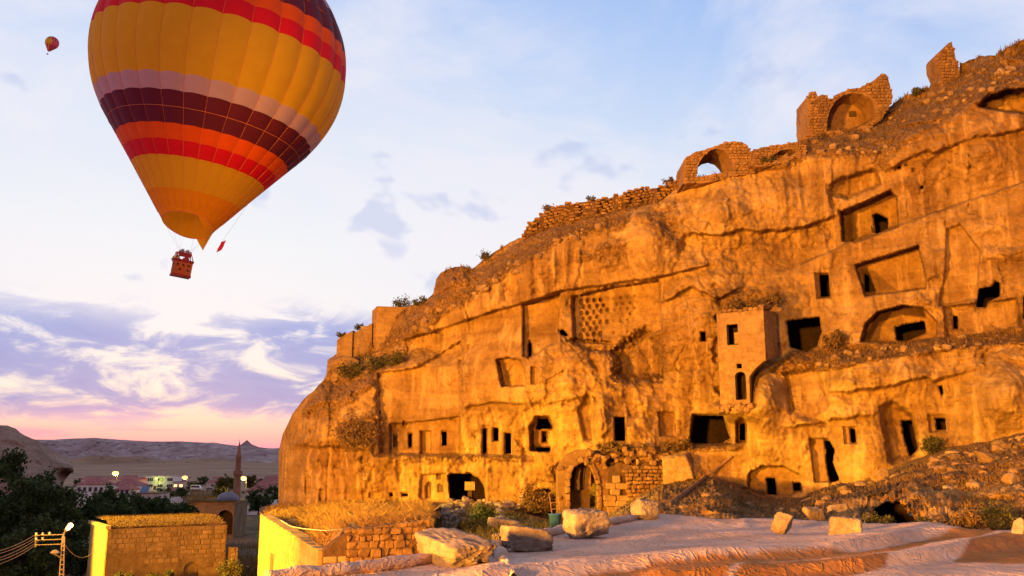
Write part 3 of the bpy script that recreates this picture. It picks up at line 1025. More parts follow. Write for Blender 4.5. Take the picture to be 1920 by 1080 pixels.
B_YEL = fabric('balloon_yellow', (1.0, 0.63, 0.035), trans=.65)
B_ORD = fabric('balloon_deep_orange', (0.97, 0.42, 0.01), trans=.55)
B_RED = fabric('balloon_red', (0.80, 0.012, 0.028))
B_ORA = fabric('balloon_orange', (0.95, 0.13, 0.008))
B_PUR = fabric('balloon_purple', (0.135, 0.018, 0.034), trans=0.3)
B_MAU = fabric('balloon_mauve', (0.62, 0.44, 0.46))
B_SEAM = fabric('balloon_tape', (0.9, 0.35, 0.12))
M_WICK = simple('wicker', (0.33, 0.085, 0.03), 0.8, 0.25, 25.0, 0.6, 30.0)
M_LEATHER = simple('dark_red_leather', (0.22, 0.02, 0.03), 0.5, 0.2)
M_DARKHOLE = simple('dark_opening', (0.02, 0.012, 0.012), 0.9, 0.1)
M_FLAG = fabric('flag_red', (0.62, 0.02, 0.04))
M_SKIN = simple('skin', (0.45, 0.26, 0.17), 0.6, 0.1)
M_CLOTH = [simple('jacket_%s' % n, c, 0.9, 0.15) for n, c in (('cream', (0.55, 0.42, 0.2)), ('dark', (0.05, 0.05, 0.08)), ('red', (0.4, 0.05, 0.04)))]
M_STEEL = simple('steel', (0.45, 0.45, 0.47), 0.35, 0.1, metal=0.8)

AL = math.radians(37.0); BR = 10.0; BZC = 14.5; MR = 1.6


def bprof(z):
    zt = BZC - BR * math.sin(AL)
    if z < zt:
        return MR + (BR * math.cos(AL) - MR) * z / zt
    return math.sqrt(max(0.0, BR * BR - (z - BZC) ** 2))


NG = 30


def gore_panel(z0, z1, rows, seg=6):
    V, F = [], []
    da = 2 * math.pi / NG
    for i in range(rows + 1):
        z = z0 + (z1 - z0) * i / rows
        r = bprof(z)
        bul = 0.011 * r * min(1.0, z / 8.0)
        for k in range(seg + 1):
            u = k / seg
            a = -da / 2 + da * u
            rr = r + bul * (4 * u * (1 - u)) * 1.6
            V.append((rr * math.cos(a), rr * math.sin(a), z + 0.10 * (4 * u * (1 - u)) * (1 if z > 9 else 0.25)))
    for i in range(rows):
        for k in range(seg):
            a = i * (seg + 1) + k
            F.append((a, a + 1, a + seg + 2, a + seg + 1))
    return V, F


def child(name, me, parent, loc=(0, 0, 0), rot=(0, 0, 0), scale=(1, 1, 1)):
    o = bpy.data.objects.new(name, me)
    o.parent = parent
    o.location = loc; o.rotation_euler = rot; o.scale = scale
    COL.objects.link(o)
    return o


def child_mb(name, mb, m, parent, smooth=False):
    me = mesh_np(name, np.concatenate(mb.V), mb.F, smooth)
    me.materials.append(m)
    return child(name, me, parent)


bal = thing('hot_air_balloon', atv(352, 436, 70.5), 'large yellow hot air balloon with red, orange and purple bands, flying beside the cliff', 'balloon')
axis = Vector((0.13, 0.0, 1.0)).normalized()
bal.rotation_euler = Vector((0, 0, 1)).rotation_difference(axis).to_euler()
bands = [(0.0, 2.6, 4, B_ORD), (2.6, 4.7, 3, B_YEL), (4.7, 5.7, 2, B_RED), (5.7, 6.7, 2, B_ORA), (6.7, 7.7, 2, B_PUR),
         (7.7, 8.7, 2, B_PUR), (8.7, 9.75, 2, B_MAU), (9.75, 14.5, 8, B_YEL), (14.5, 15.8, 3, B_RED), (15.8, 17.1, 3, B_ORA)]
def rim(a):
    """the mouth is cut on a slant, higher towards the camera"""
    return 0.5 - 0.62 * math.sin(a) + 0.10 * math.cos(a)


for k in range(NG):                    # lowest ring of panels, each its own shape
    a0 = 2 * math.pi * (k + .5) / NG
    V, F = gore_panel(0.0, 2.6, 4)
    V2 = []
    for (x, y, z) in V:
        aa_ = math.atan2(y, x)
        zn = rim(a0 + aa_) + (2.6 - rim(a0 + aa_)) * z / 2.6
        rn = bprof(max(zn, 0.0)) if zn > 0 else MR + zn * .75
        V2.append((rn * math.cos(aa_), rn * math.sin(aa_), zn))
    me = mesh_np('panel', V2, F, True); me.materials.append(B_ORD)
    child('panel', me, bal, rot=(0, 0, a0))
for z0, z1, rows, m in bands[1:]:
    V, F = gore_panel(z0, z1, rows)
    me = mesh_np('panel', V, F, True); me.materials.append(m)
    for k in range(NG):
        child('panel', me, bal, rot=(0, 0, 2 * math.pi * (k + .5) / NG))
for z0, z1, m in ((17.1, 18.5, B_PUR), (18.5, 19.9, B_PUR), (19.9, 21.0, B_MAU), (21.0, 24.48, B_YEL)):
    mb = MB()
    V, F = gore_panel(z0, z1, 6, 6)
    V = np.array(V)
    for k in range(NG):
        a = 2 * math.pi * (k + .5) / NG
        Rm = np.array([[math.cos(a), -math.sin(a), 0], [math.sin(a), math.cos(a), 0], [0, 0, 1]])
        mb.add(V @ Rm.T, F)
    o = child_mb('crown_band', mb, m, bal, True)
# load tapes along the seams and hoop tapes on the purple band
pts = [Vector((bprof(z) + 0.02, 0, z)) for z in np.linspace(1.2, 24.3, 40)]
mb = MB().tube(pts, 0.013, 4, False)
me = mesh_np('load_tape', np.concatenate(mb.V), mb.F); me.materials.append(B_SEAM)
for k in range(NG):
    child('load_tape', me, bal, rot=(0, 0, 2 * math.pi * k / NG))
for z in (7.7, 18.5):
    r = bprof(z)
    mb = MB().tube([Vector(((r * 1.012 + .03) * math.cos(a), (r * 1.012 + .03) * math.sin(a), z + 0.02)) for a in np.linspace(0, 2 * math.pi, 121)], 0.022, 4, False)
    child_mb('hoop_tape', mb, B_SEAM, bal)
# scoop hanging from one side of the mouth (towards the right and back)
V, F = [], []
ns, nr = 16, 6
for i in range(nr + 1):
    for k in range(ns + 1):
        u = k / ns * 2 - 1
        a = math.radians(12) + u * math.radians(70)
        drop = 1.7 * (1 - abs(u) ** 1.3) ** 0.9
        f = i / nr
        r = (MR + .75 * rim(a)) * (1 - .3 * f * (1 - abs(u)))
        V.append((r * math.cos(a), r * math.sin(a), rim(a) - drop * f))
for i in range(nr):
    for k in range(ns):
        a = i * (ns + 1) + k
        F.append((a, a + 1, a + ns + 2, a + ns + 1))
me = mesh_np('scoop', V, F, True); me.materials.append(B_ORD)
child('scoop', me, bal)
child_mb('mouth_ring', MB().tube([Vector(((MR + .75 * rim(a)) * math.cos(a), (MR + .75 * rim(a)) * math.sin(a), rim(a))) for a in np.linspace(0, 2 * math.pi, 41)], 0.035, 6, False), B_SEAM, bal)
# basket and burner
bk = MB()
bx, by, bz = 0.1, 0.0, -3.55
bw, bdp, bh = 1.4, 1.1, 1.15
basket = MB().box((bx, by, bz + bh / 2), (bw, bdp, bh), 0.5)
basket = child_mb('basket', basket, M_WICK, bal)
Rz = Matrix.Rotation(0.5, 4, 'Z')


def bl(x, y, z):
    v = Rz @ Vector((x, y, 0))
    return (bx + v.x, by + v.y, bz + z)


child_mb('padded_rim', MB().tube([bl(*p) for p in ((-bw / 2, -bdp / 2, bh), (bw / 2, -bdp / 2, bh), (bw / 2, bdp / 2, bh), (-bw / 2, bdp / 2, bh), (-bw / 2, -bdp / 2, bh))], 0.10, 8), M_LEATHER, basket)
child_mb('floor_edge', MB().box((bx, by, bz - 0.02), (bw + .08, bdp + .08, .14), 0.5), M_LEATHER, basket)
for x, z in ((-.42, .80), (0, .80), (.42, .80), (-.2, .42), (.42, .42)):
    c = Vector(bl(x, -bdp / 2 - .012, z))
    child_mb('step_hole', MB().box(c, (.13, .03, .15), 0.5), M_DARKHOLE, basket)
for y, z in ((-.25, .80), (.25, .80), (0, .42)):
    child_mb('step_hole', MB().box(Vector(bl(-bw / 2 - .012, y, z)), (.03, .13, .15), 0.5), M_DARKHOLE, basket)
fr = MB()
for sx in (-1, 1):
    for sy in (-1, 1):
        fr.tube([bl(sx * bw / 2, sy * bdp / 2, bh), bl(sx * .42, sy * .32, bh + .8)], 0.035, 6)
fr.tube([bl(-.42, -.32, bh + .8), bl(.42, -.32, bh + .8), bl(.42, .32, bh + .8), bl(-.42, .32, bh + .8), bl(-.42, -.32, bh + .8)], 0.04, 6)
burner = child_mb('burner_frame', fr, M_LEATHER, bal)
for sx in (-.2, .2):
    child_mb('burner', MB().tube([bl(sx, 0, bh + .65), bl(sx, 0, bh + 1.0)], [.16, .12], 12), M_STEEL, burner)
child_mb('wind_cloth', MB().box(bl(0, -.40, bh + .5), (.95, .03, .36), 0.5), M_LEATHER, burner)
for k in range(12):
    a = 2 * math.pi * k / 12
    sx, sy = (.42 if math.cos(a) > 0 else -.42), (.32 if math.sin(a) > 0 else -.32)
    child_mb('suspension_cable', MB().tube([((MR + .75 * rim(a)) * math.cos(a), (MR + .75 * rim(a)) * math.sin(a), rim(a)), bl(sx, sy, bh + .8)], 0.003, 4), M_STEEL, bal)
# small red flag hanging on a line at the right of the mouth
child_mb('flag_line', MB().tube([(4.4, 0.5, 3.55), (2.75, .3, -.35)], 0.008, 4), M_STEEL, bal)
V, F = [], []
for i in range(7):
    for k in range(4):
        V.append((2.70 - .16 * i / 2 * .5 + k * .13, .3 + .05 * math.sin(i * 1.3 + k), -.35 - i * .15 + .07 * k))
for i in range(6):
    for k in range(3):
        a = i * 4 + k
        F.append((a, a + 1, a + 5, a + 4))
me = mesh_np('flag', V, F, True); me.materials.append(M_FLAG)
child('flag', me, bal)
WL_b = bal.matrix_basis.copy()


def rider(lx, ly, m, label):
    """head, shoulders and arms of a passenger above the rim; stands on the basket floor"""
    Mw = Matrix.Translation(bal.location) @ bal.rotation_euler.to_matrix().to_4x4()
    base = Mw @ Vector(bl(lx, ly, 0.1))
    t = thing('person', base, label, 'person', 'passengers in the balloon basket')
    x, y, z = base
    mb = MB().lathe((x, y, z), [(.03, 0), (.15, .03), (.16, .45), (.18, .8), (.19, 1.0), (.22, 1.30), (.20, 1.42), (.08, 1.48), (.06, 1.52)], 12)
    for s in (-1, 1):
        mb.tube([(x + s * .2, y, z + 1.38), (x + s * .27, y - .08, z + 1.15), (x + s * .24, y - .3, z + 1.12)], [.06, .05, .04], 8)
    mb.build('body', m, t, smooth=True)
    MB().lathe((x, y, z + 1.5), [(.05, 0), (.085, .06), (.095, .14), (.085, .22), (.03, .27), (.0, .275)], 12).build('head', M_SKIN, t, smooth=True)


rider(-.42, -.2, M_CLOTH[0], 'passenger in a cream jacket at the left side of the balloon basket')
rider(-.40, .22, M_CLOTH[1], 'passenger in dark clothes at the left rear of the balloon basket')
rider(.35, .1, M_CLOTH[2], 'passenger in a red jacket at the right of the balloon basket')

# the far balloon
fb = thing('hot_air_balloon', atv(91, 96, 1150), 'tiny distant striped yellow and pink balloon high at the left', 'balloon')
fb.rotation_euler = Vector((0, 0, 1)).rotation_difference(Vector((0.30, 0, 1)).normalized()).to_euler()
S = 0.88
F_PINK = fabric('far_pink', (0.95, 0.22, 0.26)); F_MAR = fabric('far_maroon', (0.50, 0.04, 0.10)); F_YEL = fabric('far_yellow', (1.0, 0.75, 0.05))
for k in range(24):
    ang = k / 24.0 * 360.0
    warm = 185 < ang < 296
    a0, a1 = 2 * math.pi * k / 24, 2 * math.pi * (k + 1) / 24
    for z0, z1, alt in ((0, 9.5, True), (9.5, 17, False), (17, 24.45, True)):
        V, F = [], []
        for i in range(7):
            z = z0 + (z1 - z0) * i / 6
            for a in (a0, (a0 + a1) / 2, a1):
                V.append((S * bprof(z) * math.cos(a), S * bprof(z) * math.sin(a), S * z))
        for i in range(6):
            for j in range(2):
                q = i * 3 + j
                F.append((q, q + 1, q + 4, q + 3))
        me = mesh_np('panel', V, F, True)
        me.materials.append((F_MAR if (alt and k % 2) else (F_YEL if warm else F_PINK)))
        child('panel', me, fb)
child_mb('basket', MB().box((0, 0, -4.2), (1.8, 1.4, 1.4)), M_LEATHER, fb)
child_mb('burner_frame', MB().tube([(-.8, 0, -3.5), (-1.3, 0, 0)], .05, 4).tube([(.8, 0, -3.5), (1.3, 0, 0)], .05, 4), M_STEEL, fb)

# ================================================================== valley, hills and town
M_GROUND = None
m, t, b, o = mat_base('dry_ground')
p = pos(t)
n1 = t.noise(p, 0.012, 6, 0.62, 0.6)
n2 = t.noise(p, 0.5, 6, 0.7)
fields = t.noise(t.mapping(p, (0.004, 0.016, 0.0)), 1.0, 4, 0.6, 0.5)
c = t.ramp(n1, [(0.30, (0.17, 0.09, 0.055)), (0.5, (0.30, 0.17, 0.09)), (0.68, (0.42, 0.26, 0.14))])
c = t.mix(0.55, c, t.ramp(fields, [(0.35, (0.17, 0.09, 0.06)), (0.5, (0.34, 0.18, 0.10)), (0.65, (0.48, 0.27, 0.14))]))
c = t.mix(0.6, c, t.ramp(n2, [(0.3, (0.45, 0.45, 0.4)), (0.7, (1, 1, 1))]), 'MULTIPLY')
hl = t.new('ShaderNodeAttribute', attribute_name='hill').outputs['Fac']
ero = t.noise(t.mapping(p, (0.030, 0.012, 0.055)), 1.0, 7, 0.66, 0.8)
hc = t.ramp(ero, [(0.30, (0.13, 0.075, 0.065)), (0.44, (0.28, 0.165, 0.145)), (0.54, (0.34, 0.225, 0.20)), (0.70, (0.46, 0.34, 0.31))])
shr = t.vor(p, 0.045)
hc = t.mix(t.smooth(shr, 0.24, 0.14), hc, (0.025, 0.032, 0.026))
c = t.mix(t.smooth(t.vor(p, 0.03), 0.20, 0.12), c, (0.05, 0.05, 0.03))
c = t.mix(hl, c, hc)
t.put(b.inputs['Base Color'], c)
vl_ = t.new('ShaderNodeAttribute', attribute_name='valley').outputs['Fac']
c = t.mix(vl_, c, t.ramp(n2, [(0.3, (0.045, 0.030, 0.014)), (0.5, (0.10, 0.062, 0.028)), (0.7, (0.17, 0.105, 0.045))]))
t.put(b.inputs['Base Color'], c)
M_GROUND = m

ROWS = [(36, -8.0), (50, -8.2), (65, -8.5), (80, -9.5), (100, -11.2), (140, -13.6), (190, -15.4), (240, -15.8), (300, -15.6), (420, -15.6), (550, -15.6),
        (700, -15.4), (900, -14), (1200, -10), (1500, -6), (1800, -1)]
yy = np.concatenate([np.geomspace(36, 600, 130), np.geomspace(610, 1750, 60), np.linspace(1760, 2650, 110), np.linspace(2700, 5200, 20)])
tt = np.linspace(-0.95, 0.75, 420)
TT, YY = np.meshgrid(tt, yy)
XX = TT * YY
ZZ = np.interp(YY, *zip(*ROWS))
pxx = 960 + TT * FPX * 0.985
ridge_y = np.interp(pxx, [-400, 0, 60, 90, 150, 200, 240, 300, 360, 420, 470, 520, 700, 1500], [812, 822, 825, 826, 826, 823, 826, 829, 829, 832, 838, 842, 840, 838])
ridge_z = (870 - ridge_y) / FPX * 2500
Pw = np.stack([XX, YY, 0 * XX], -1)
hb = 1760 + 150 * fbm(Pw / 600.0 + 4, 3)
u = np.clip((YY - hb) / (2500 - hb), 0, 1)
gul = ridged(np.stack([XX / 95.0 + 0.4 * fbm(Pw / 200.0, 2), YY / 420.0, 0 * XX], -1), 4)
prof_h = 0.20 * sstep(u, 0.0, 0.35) + 0.80 * sstep(u, 0.35, 0.98)
hill = -1 + (ridge_z + 1) * np.clip(prof_h + (gul - 0.35) * 0.42 * u * (1 - u) * 2.4, 0, 1.02)
hill = hill + 2.0 * fbm(Pw / 60.0, 3) * sstep(u, 0.05, 0.3) * (1 - sstep(u, 0.93, 1.0))
ZZ = np.where(u > 0, np.maximum(np.minimum(ZZ, 20), 0) * 0 + hill + (1 - sstep(u, 0, 0.08)) * (ZZ + 1) * 0.0 + 0, ZZ)
ZZ = np.where((u <= 0), np.minimum(ZZ, -1.0), ZZ)
ZZ = np.where(YY > 2520, ridge_z - (YY - 2520) * 0.02, ZZ)
near = (1 - sstep(YY, 250, 420))
ZZ = ZZ + near * (0.9 * fbm(Pw / 9.0, 4) + 0.35 * ridged(Pw / 2.5, 3)) * sstep(YY, 40, 55)
# bank under the mosque terrace
V = np.stack([XX, YY, ZZ + CZ], -1).reshape(-1, 3)
W = len(tt)
ii, kk = np.meshgrid(np.arange(len(yy) - 1), np.arange(W - 1), indexing='ij')
q = np.stack([ii * W + kk, ii * W + kk + 1, (ii + 1) * W + kk + 1, (ii + 1) * W + kk], -1).reshape(-1, 4)
GROUND = part('ground', V, q, M_GROUND, None, smooth=True, kind='structure')
a = GROUND.data.attributes.new('hill', 'FLOAT', 'POINT')
a.data.foreach_set('value', sstep(u, 0.18, 0.42).reshape(-1).astype(np.float32))
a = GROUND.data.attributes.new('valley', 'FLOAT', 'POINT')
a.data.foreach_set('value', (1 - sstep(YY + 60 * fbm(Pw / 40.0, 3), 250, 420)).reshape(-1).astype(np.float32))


def gz(px, Y):
    """terrain level at photograph column px and distance Y"""
    tq = (px - 960) / FPX / 0.985
    j = int(np.clip(np.searchsorted(tt, tq), 0, len(tt) - 1)); i = int(np.clip(np.searchsorted(yy, Y), 0, len(yy) - 1))
    return float(ZZ[i, j]) + CZ


def gp(px, Y, dz=0.0):
    x = (px - 960) / FPX / 0.985 * Y
    return Vector((x, Y, gz(px, Y) + dz))


# the cone shaped peak far behind
pk = atv(463, 826, 4600)
r = np.linspace(0, 1, 14); aa = np.linspace(0, 2 * math.pi, 48, endpoint=False)
RR, AA = np.meshgrid(r, aa, indexing='ij')
pz = (1 - RR) ** 1.05 * 115
X = pk.x + RR * 330 * np.cos(AA); Y = pk.y + RR * 330 * np.sin(AA)
Z = pk.z - 115 + pz * (1 + 0.10 * ridged(np.stack([X / 60, Y / 60, 0 * X], -1), 3)) - 15 * (RR > 0)
V = np.stack([X, Y, Z], -1).reshape(-1, 3)
F = [(i * 48 + k, i * 48 + (k + 1) % 48, (i + 1) * 48 + (k + 1) % 48, (i + 1) * 48 + k) for i in range(13) for k in range(48)]
pkobj = part('peak', V, F, M_GROUND, None, smooth=True, kind='structure')
a = pkobj.data.attributes.new('hill', 'FLOAT', 'POINT')
a.data.foreach_set('value', np.ones(len(V), dtype=np.float32))

# ---- rock outcrop at the far left
M_OUT = stone('outcrop_rock', (0.22, 0.13, 0.085), (0.34, 0.21, 0.14), (0.44, 0.29, 0.20), 0.12, 1.0, 0.8, 0.3, soil=False)
OTOP = [(-160, 790), (-60, 792), (0, 797), (15, 796), (30, 803), (45, 815), (60, 822), (75, 828), (85, 835), (100, 846), (115, 852), (130, 862), (137, 872), (138, 880)]
OBOT = [(-160, 1000), (0, 1000), (60, 985), (100, 950), (118, 905), (130, 890), (138, 884)]
ux = np.arange(-160, 139, 2.0)
NV = 60
top_ = np.interp(ux, *zip(*OTOP)) + 1.5 * fbm(np.stack([ux / 9, 0 * ux, 0 * ux], -1), 3)
bot_ = np.interp(ux, *zip(*OBOT))
vv = np.linspace(-0.15, 1, NV)[:, None]
opy = np.where(vv < 0, top_, top_ + (bot_ - top_) * np.clip(vv, 0, 1))
oY = 128 - 16 * np.sin(np.clip(vv, 0, 1) * math.pi * 0.62) ** 0.8 + 12 * sstep(ux[None, :], 60, 138) + np.where(vv < 0, -vv * 200, 0)
opx = np.broadcast_to(ux, opy.shape)
Pq = at(opx, opy, oY)
dsp = 2.2 * fbm(Pq / 11.0 + 2, 4) + 1.2 * ridged(Pq / 6.0 + 9, 4)
oY = oY - dsp * (vv > 0.02) + 5.0 * np.exp(-((opx - 122) / 16) ** 2 - ((opy - 896) / 12) ** 2)
V = at(opx, opy, oY)
V[..., 2] -= np.where(vv < 0, -vv * 8, 0)
W = len(ux)
F = np.array([(i * W + k, (i + 1) * W + k, (i + 1) * W + k + 1, i * W + k + 1) for i in range(NV - 1) for k in range(W - 1)])
part('rock_outcrop', V.reshape(-1, 3), F, M_OUT, None, smooth=True, kind='structure')

# ---- building materials
M_WHITE = simple('white_plaster', (0.78, 0.70, 0.64), 0.9, 0.10, 0.6)
M_PALE = simple('pale_pink_plaster', (0.58, 0.44, 0.39), 0.9, 0.12, 0.5)
M_TILE = simple('red_roof_tile', (0.34, 0.12, 0.095), 0.85, 0.22, 0.9, 0.4, 3.0)
M_WIN = simple('dark_window', (0.025, 0.022, 0.03), 0.2, 0.1, spec=0.5)
M_FRAME = simple('window_frame', (0.5, 0.46, 0.42), 0.7, 0.1)
M_DOORW = simple('brown_door', (0.16, 0.07, 0.03), 0.7, 0.2)
M_LEAD = simple('lead_dome', (0.17, 0.16, 0.19), 0.6, 0.15, 1.5, 0.2)
M_OLDST = stone('valley_stone', (0.20, 0.125, 0.065), (0.28, 0.18, 0.095), (0.36, 0.25, 0.14), 0.3, 2.2, 0.6, 0.08, obj_var=0.22)
M_LITWIN = simple('lit_window', (0.8, 0.6, 0.3), 0.5, 0.1, emit=(1.0, 0.62, 0.22), es=2.2)
M_PANELB = simple('solar_panel', (0.10, 0.13, 0.20), 0.15, 0.1, spec=0.7)
M_BULB = {}


def bulb_mat(key, col, es):
    if key not in M_BULB:
        M_BULB[key] = simple('lamp_glow_' + key, (0.9, 0.8, 0.6), 0.4, 0.02, emit=col, es=es)
    return M_BULB[key]


def house(name, px0, px1, py_top, py_bot, Y, depth, roof, label, wall=None, roof_h=2.0, wins=(), rot=0.0, group='houses of the village', door=None, cat='house'):
    """px0..px1 and py_top..py_bot bound the front wall in the photograph"""
    wall = wall or M_WHITE
    A = atv(px0, py_bot, Y); B_ = atv(px1, py_top, Y)
    wdt, hgt = B_.x - A.x, B_.z - A.z
    base = Vector(((A.x + B_.x) / 2, Y + depth / 2, A.z - 3))
    t = thing(name, base, label, cat, group)
    cs, sn = math.cos(rot), math.sin(rot)

    def L(x, y, z):
        """local: x along front from left, y into the house from the front, z from ground"""
        xx, yy_ = x - wdt / 2, y
        return (base.x + xx * cs - yy_ * sn, Y + xx * sn + yy_ * cs, A.z + z)
    V = [L(x, y, z) for x in (0, wdt) for y in (0, depth) for z in (-3, hgt)]
    part('wall', V, [(0, 1, 3, 2), (4, 6, 7, 5), (0, 4, 5, 1), (2, 3, 7, 6), (1, 5, 7, 3)], wall, t)
    ov = 0.45
    if roof == 'hip':
        k = min(depth, wdt) / 2
        V = [L(-ov, -ov, hgt), L(wdt + ov, -ov, hgt), L(wdt + ov, depth + ov, hgt), L(-ov, depth + ov, hgt),
             L(k * .8, depth / 2, hgt + roof_h), L(wdt - k * .8, depth / 2, hgt + roof_h)]
        V += [L(-ov, -ov, hgt - .15), L(wdt + ov, -ov, hgt - .15), L(wdt + ov, depth + ov, hgt - .15), L(-ov, depth + ov, hgt - .15)]
        part('roof', V, [(0, 1, 5, 4), (1, 2, 5), (2, 3, 4, 5), (3, 0, 4), (0, 6, 7, 1), (1, 7, 8, 2), (2, 8, 9, 3), (3, 9, 6, 0), (9, 8, 7, 6)], M_TILE, t)
    elif roof == 'gable':
        V = [L(-ov, -ov, hgt), L(wdt + ov, -ov, hgt), L(wdt + ov, depth + ov, hgt), L(-ov, depth + ov, hgt), L(-ov, depth / 2, hgt + roof_h), L(wdt + ov, depth / 2, hgt + roof_h)]
        part('roof', V, [(0, 1, 5, 4), (2, 3, 4, 5), (1, 2, 5), (3, 0, 4), (3, 2, 1, 0)], M_TILE, t)
    else:
        mb = MB()
        c1, c2 = Vector(L(wdt / 2, depth / 2, hgt)), 0
        mb.box(c1 + Vector((0, 0, .15)), (wdt + .3, depth + .3, .3), rot)
        part('roof', np.concatenate(mb.V), mb.F, M_PALE if wall is M_WHITE else M_OLDST, t)
    for wnd in wins:
        fx, z0, ww, hh = wnd[:4]
        lit = len(wnd) > 4
        cc = Vector(L(fx * wdt, -0.03, z0 + hh / 2))
        f = MB().box(cc, (ww + .3, .12, hh + .3), rot).build('window', M_FRAME, t)
        MB().box(Vector(L(fx * wdt, -0.10, z0 + hh / 2)), (ww, .06, hh), rot).build('pane', M_LITWIN if lit else M_WIN, f)
    if door:
        fx, ww, hh = door
        MB().box(Vector(L(fx * wdt, -0.05, hh / 2)), (ww, .12, hh), rot).build('door', M_DOORW, t)
    return t, L, wdt, hgt


W2 = [(fx, z, 1.1, 1.7) for z in (2.0,) for fx in (.12, .3, .5, .7, .88)]
house('village_house', 142, 196, 908, 930, 330, 9, 'hip', 'long white house with a red tiled roof nearest the left rock outcrop', roof_h=2.3, wins=[(fx, 1.6, 1.0, 1.4) for fx in (.1, .3, .5, .7, .9)])
house('village_house', 205, 256, 910, 930, 345, 10, 'hip', 'white house with a red hipped roof just left of the three storey hotel', roof_h=2.6, wins=[(fx, 1.4, 1.0, 1.4) for fx in (.15, .38, .62, .85)])
house('village_house', 150, 262, 899, 918, 470, 9, 'gable', 'long low house with a pale roof edge under the leftmost street lamp', wall=M_PALE, roof_h=1.2, wins=[(fx, 1.4, 1.0, 1.4) for fx in (.1, .3, .55, .8)])
t4, L4, w4, h4 = house('village_house', 249, 297, 926, 952, 240, 8, 'flat', 'flat roofed pale pink house with a solar panel among the dark trees', wall=M_PALE, wins=[(.35, 1.2, .8, 1.3), (.65, 1.2, .8, 1.3), (.87, 1.2, .7, 1.3)])
V = [L4(.9, 1.0, h4 + .3), L4(3.0, 1.0, h4 + .3), L4(3.0, 3.0, h4 + 1.9), L4(.9, 3.0, h4 + 1.9), L4(.9, 1.1, h4 + .2), L4(3.0, 1.1, h4 + .2), L4(3.0, 3.1, h4 + 1.8), L4(.9, 3.1, h4 + 1.8)]
part('solar_panel', V, [(0, 1, 2, 3), (7, 6, 5, 4), (0, 4, 5, 1), (1, 5, 6, 2), (2, 6, 7, 3), (3, 7, 4, 0)], M_PANELB, t4)
wl = []
for z in (1.4, 5.0):
    for g in (.10, .36, .64, .90):
        for k in (-.045, 0, .045) if g != .10 else (-.03, .03):
            wl.append((g + k * 1.15, z, .85, 1.6))
house('hotel', 256, 326, 893.5, 918, 550, 14, 'flat', 'white flat roofed hotel with two rows of grouped dark windows', wins=wl, cat='hotel', group=None, door=(.5, 1.6, 2.3))
house('shop', 323, 346, 904, 918, 538, 8, 'flat', 'small shop with warm lit windows at the right end of the hotel', wall=M_PALE, wins=[(.25, 1.0, 1.8, 1.9, 1), (.72, 1.0, 1.8, 1.9, 1)], cat='shop', group=None)
house('village_house', 460, 509, 921, 947, 290, 8, 'hip', 'white walled house with a red hipped roof right of the minaret', roof_h=2.4, wins=[(.25, 1.6, .9, 1.3), (.55, 1.6, .9, 1.3), (.82, 1.6, .9, 1.3)])
house('village_house', 476, 530, 908, 926, 390, 9, 'hip', 'dim house with a dark red roof closest to the cliff edge', wall=M_PALE, roof_h=2.4, wins=[(.3, 1.4, .9, 1.3), (.55, 1.4, .9, 1.3)])
house('village_house', 388, 420, 905, 915, 560, 8, 'gable', 'small pale house behind the parked van', wall=M_PALE, roof_h=1.6, wins=[(.3, 1.0, .9, 1.2), (.7, 1.0, .9, 1.2)])

more = [(160, 186, 894, 905, 640, 'pale flat house up the valley behind the long low house', 'flat', 0), (228, 250, 896, 906, 620, 'small white house left behind the hotel', 'gable', 1),
        (332, 352, 896, 905, 700, 'small flat house behind the orange street lamp', 'flat', 0), (398, 414, 898, 906, 690, 'tiny white house up the valley left of the minaret', 'gable', 1),
        (464, 486, 900, 909, 560, 'red roofed house behind the lamp by the minaret', 'hip', 1), (496, 519, 896, 905, 640, 'farthest small house next to the cliff edge', 'gable', 0),
        (170, 200, 926, 944, 270, 'low pale house half hidden behind the left trees', 'flat', 0), (306, 344, 921, 932, 380, 'low white house below the hotel car park', 'hip', 1), (214, 244, 918, 934, 300, 'red roofed house half hidden by the bushy tree', 'hip', 1)]
for x0, x1, y0, y1, Y, lb, rf, wm in more:
    house('village_house', x0, x1, y0, y1, Y, 8, rf, lb, wall=M_WHITE if wm else M_PALE, roof_h=1.7, wins=[(fx, 1.2, .9, 1.3) for fx in (.2, .5, .8)])

# ---- terrace of dry ground in front of the hotel
V = [atv(205, 928, 500), atv(450, 922, 500), atv(450, 937, 330), atv(360, 936, 330), atv(205, 945, 330)]
V2 = [atv(340, 921, 470), atv(445, 919.5, 470), atv(452, 936, 300), atv(352, 936, 300)]
Vb = [v - Vector((0, 0, 6)) for v in V2]
m_fld = simple('dry_field', (0.20, 0.115, 0.045), 0.95, 0.3, 0.5, 0.5, 2.0)
part('field', V2 + Vb, [(0, 3, 2, 1), (0, 4, 7, 3), (3, 7, 6, 2), (2, 6, 5, 1), (1, 5, 4, 0)], m_fld, None, kind='structure')

# ---- mosque: stone hall, dome, minaret
mb0 = atv(400, 1003, 196)
mq = thing('mosque', (mb0.x, 200, mb0.z), 'old stone mosque hall with a grey lead dome and dark arched opening', 'mosque')
A = atv(352, 1010, 196); Bq = atv(440, 947, 196); Cq = atv(464, 944, 212)
zt_, zb_ = Bq.z, A.z - 2
dv = Vector((Cq.x - Bq.x, Cq.y - Bq.y, 0))
out = [(A.x, 196), (Bq.x, 196), (Cq.x, Cq.y), (A.x + dv.x, Cq.y)]
fw = Bq.x - A.x
hw = 1.35
hc_ = fw * 0.80


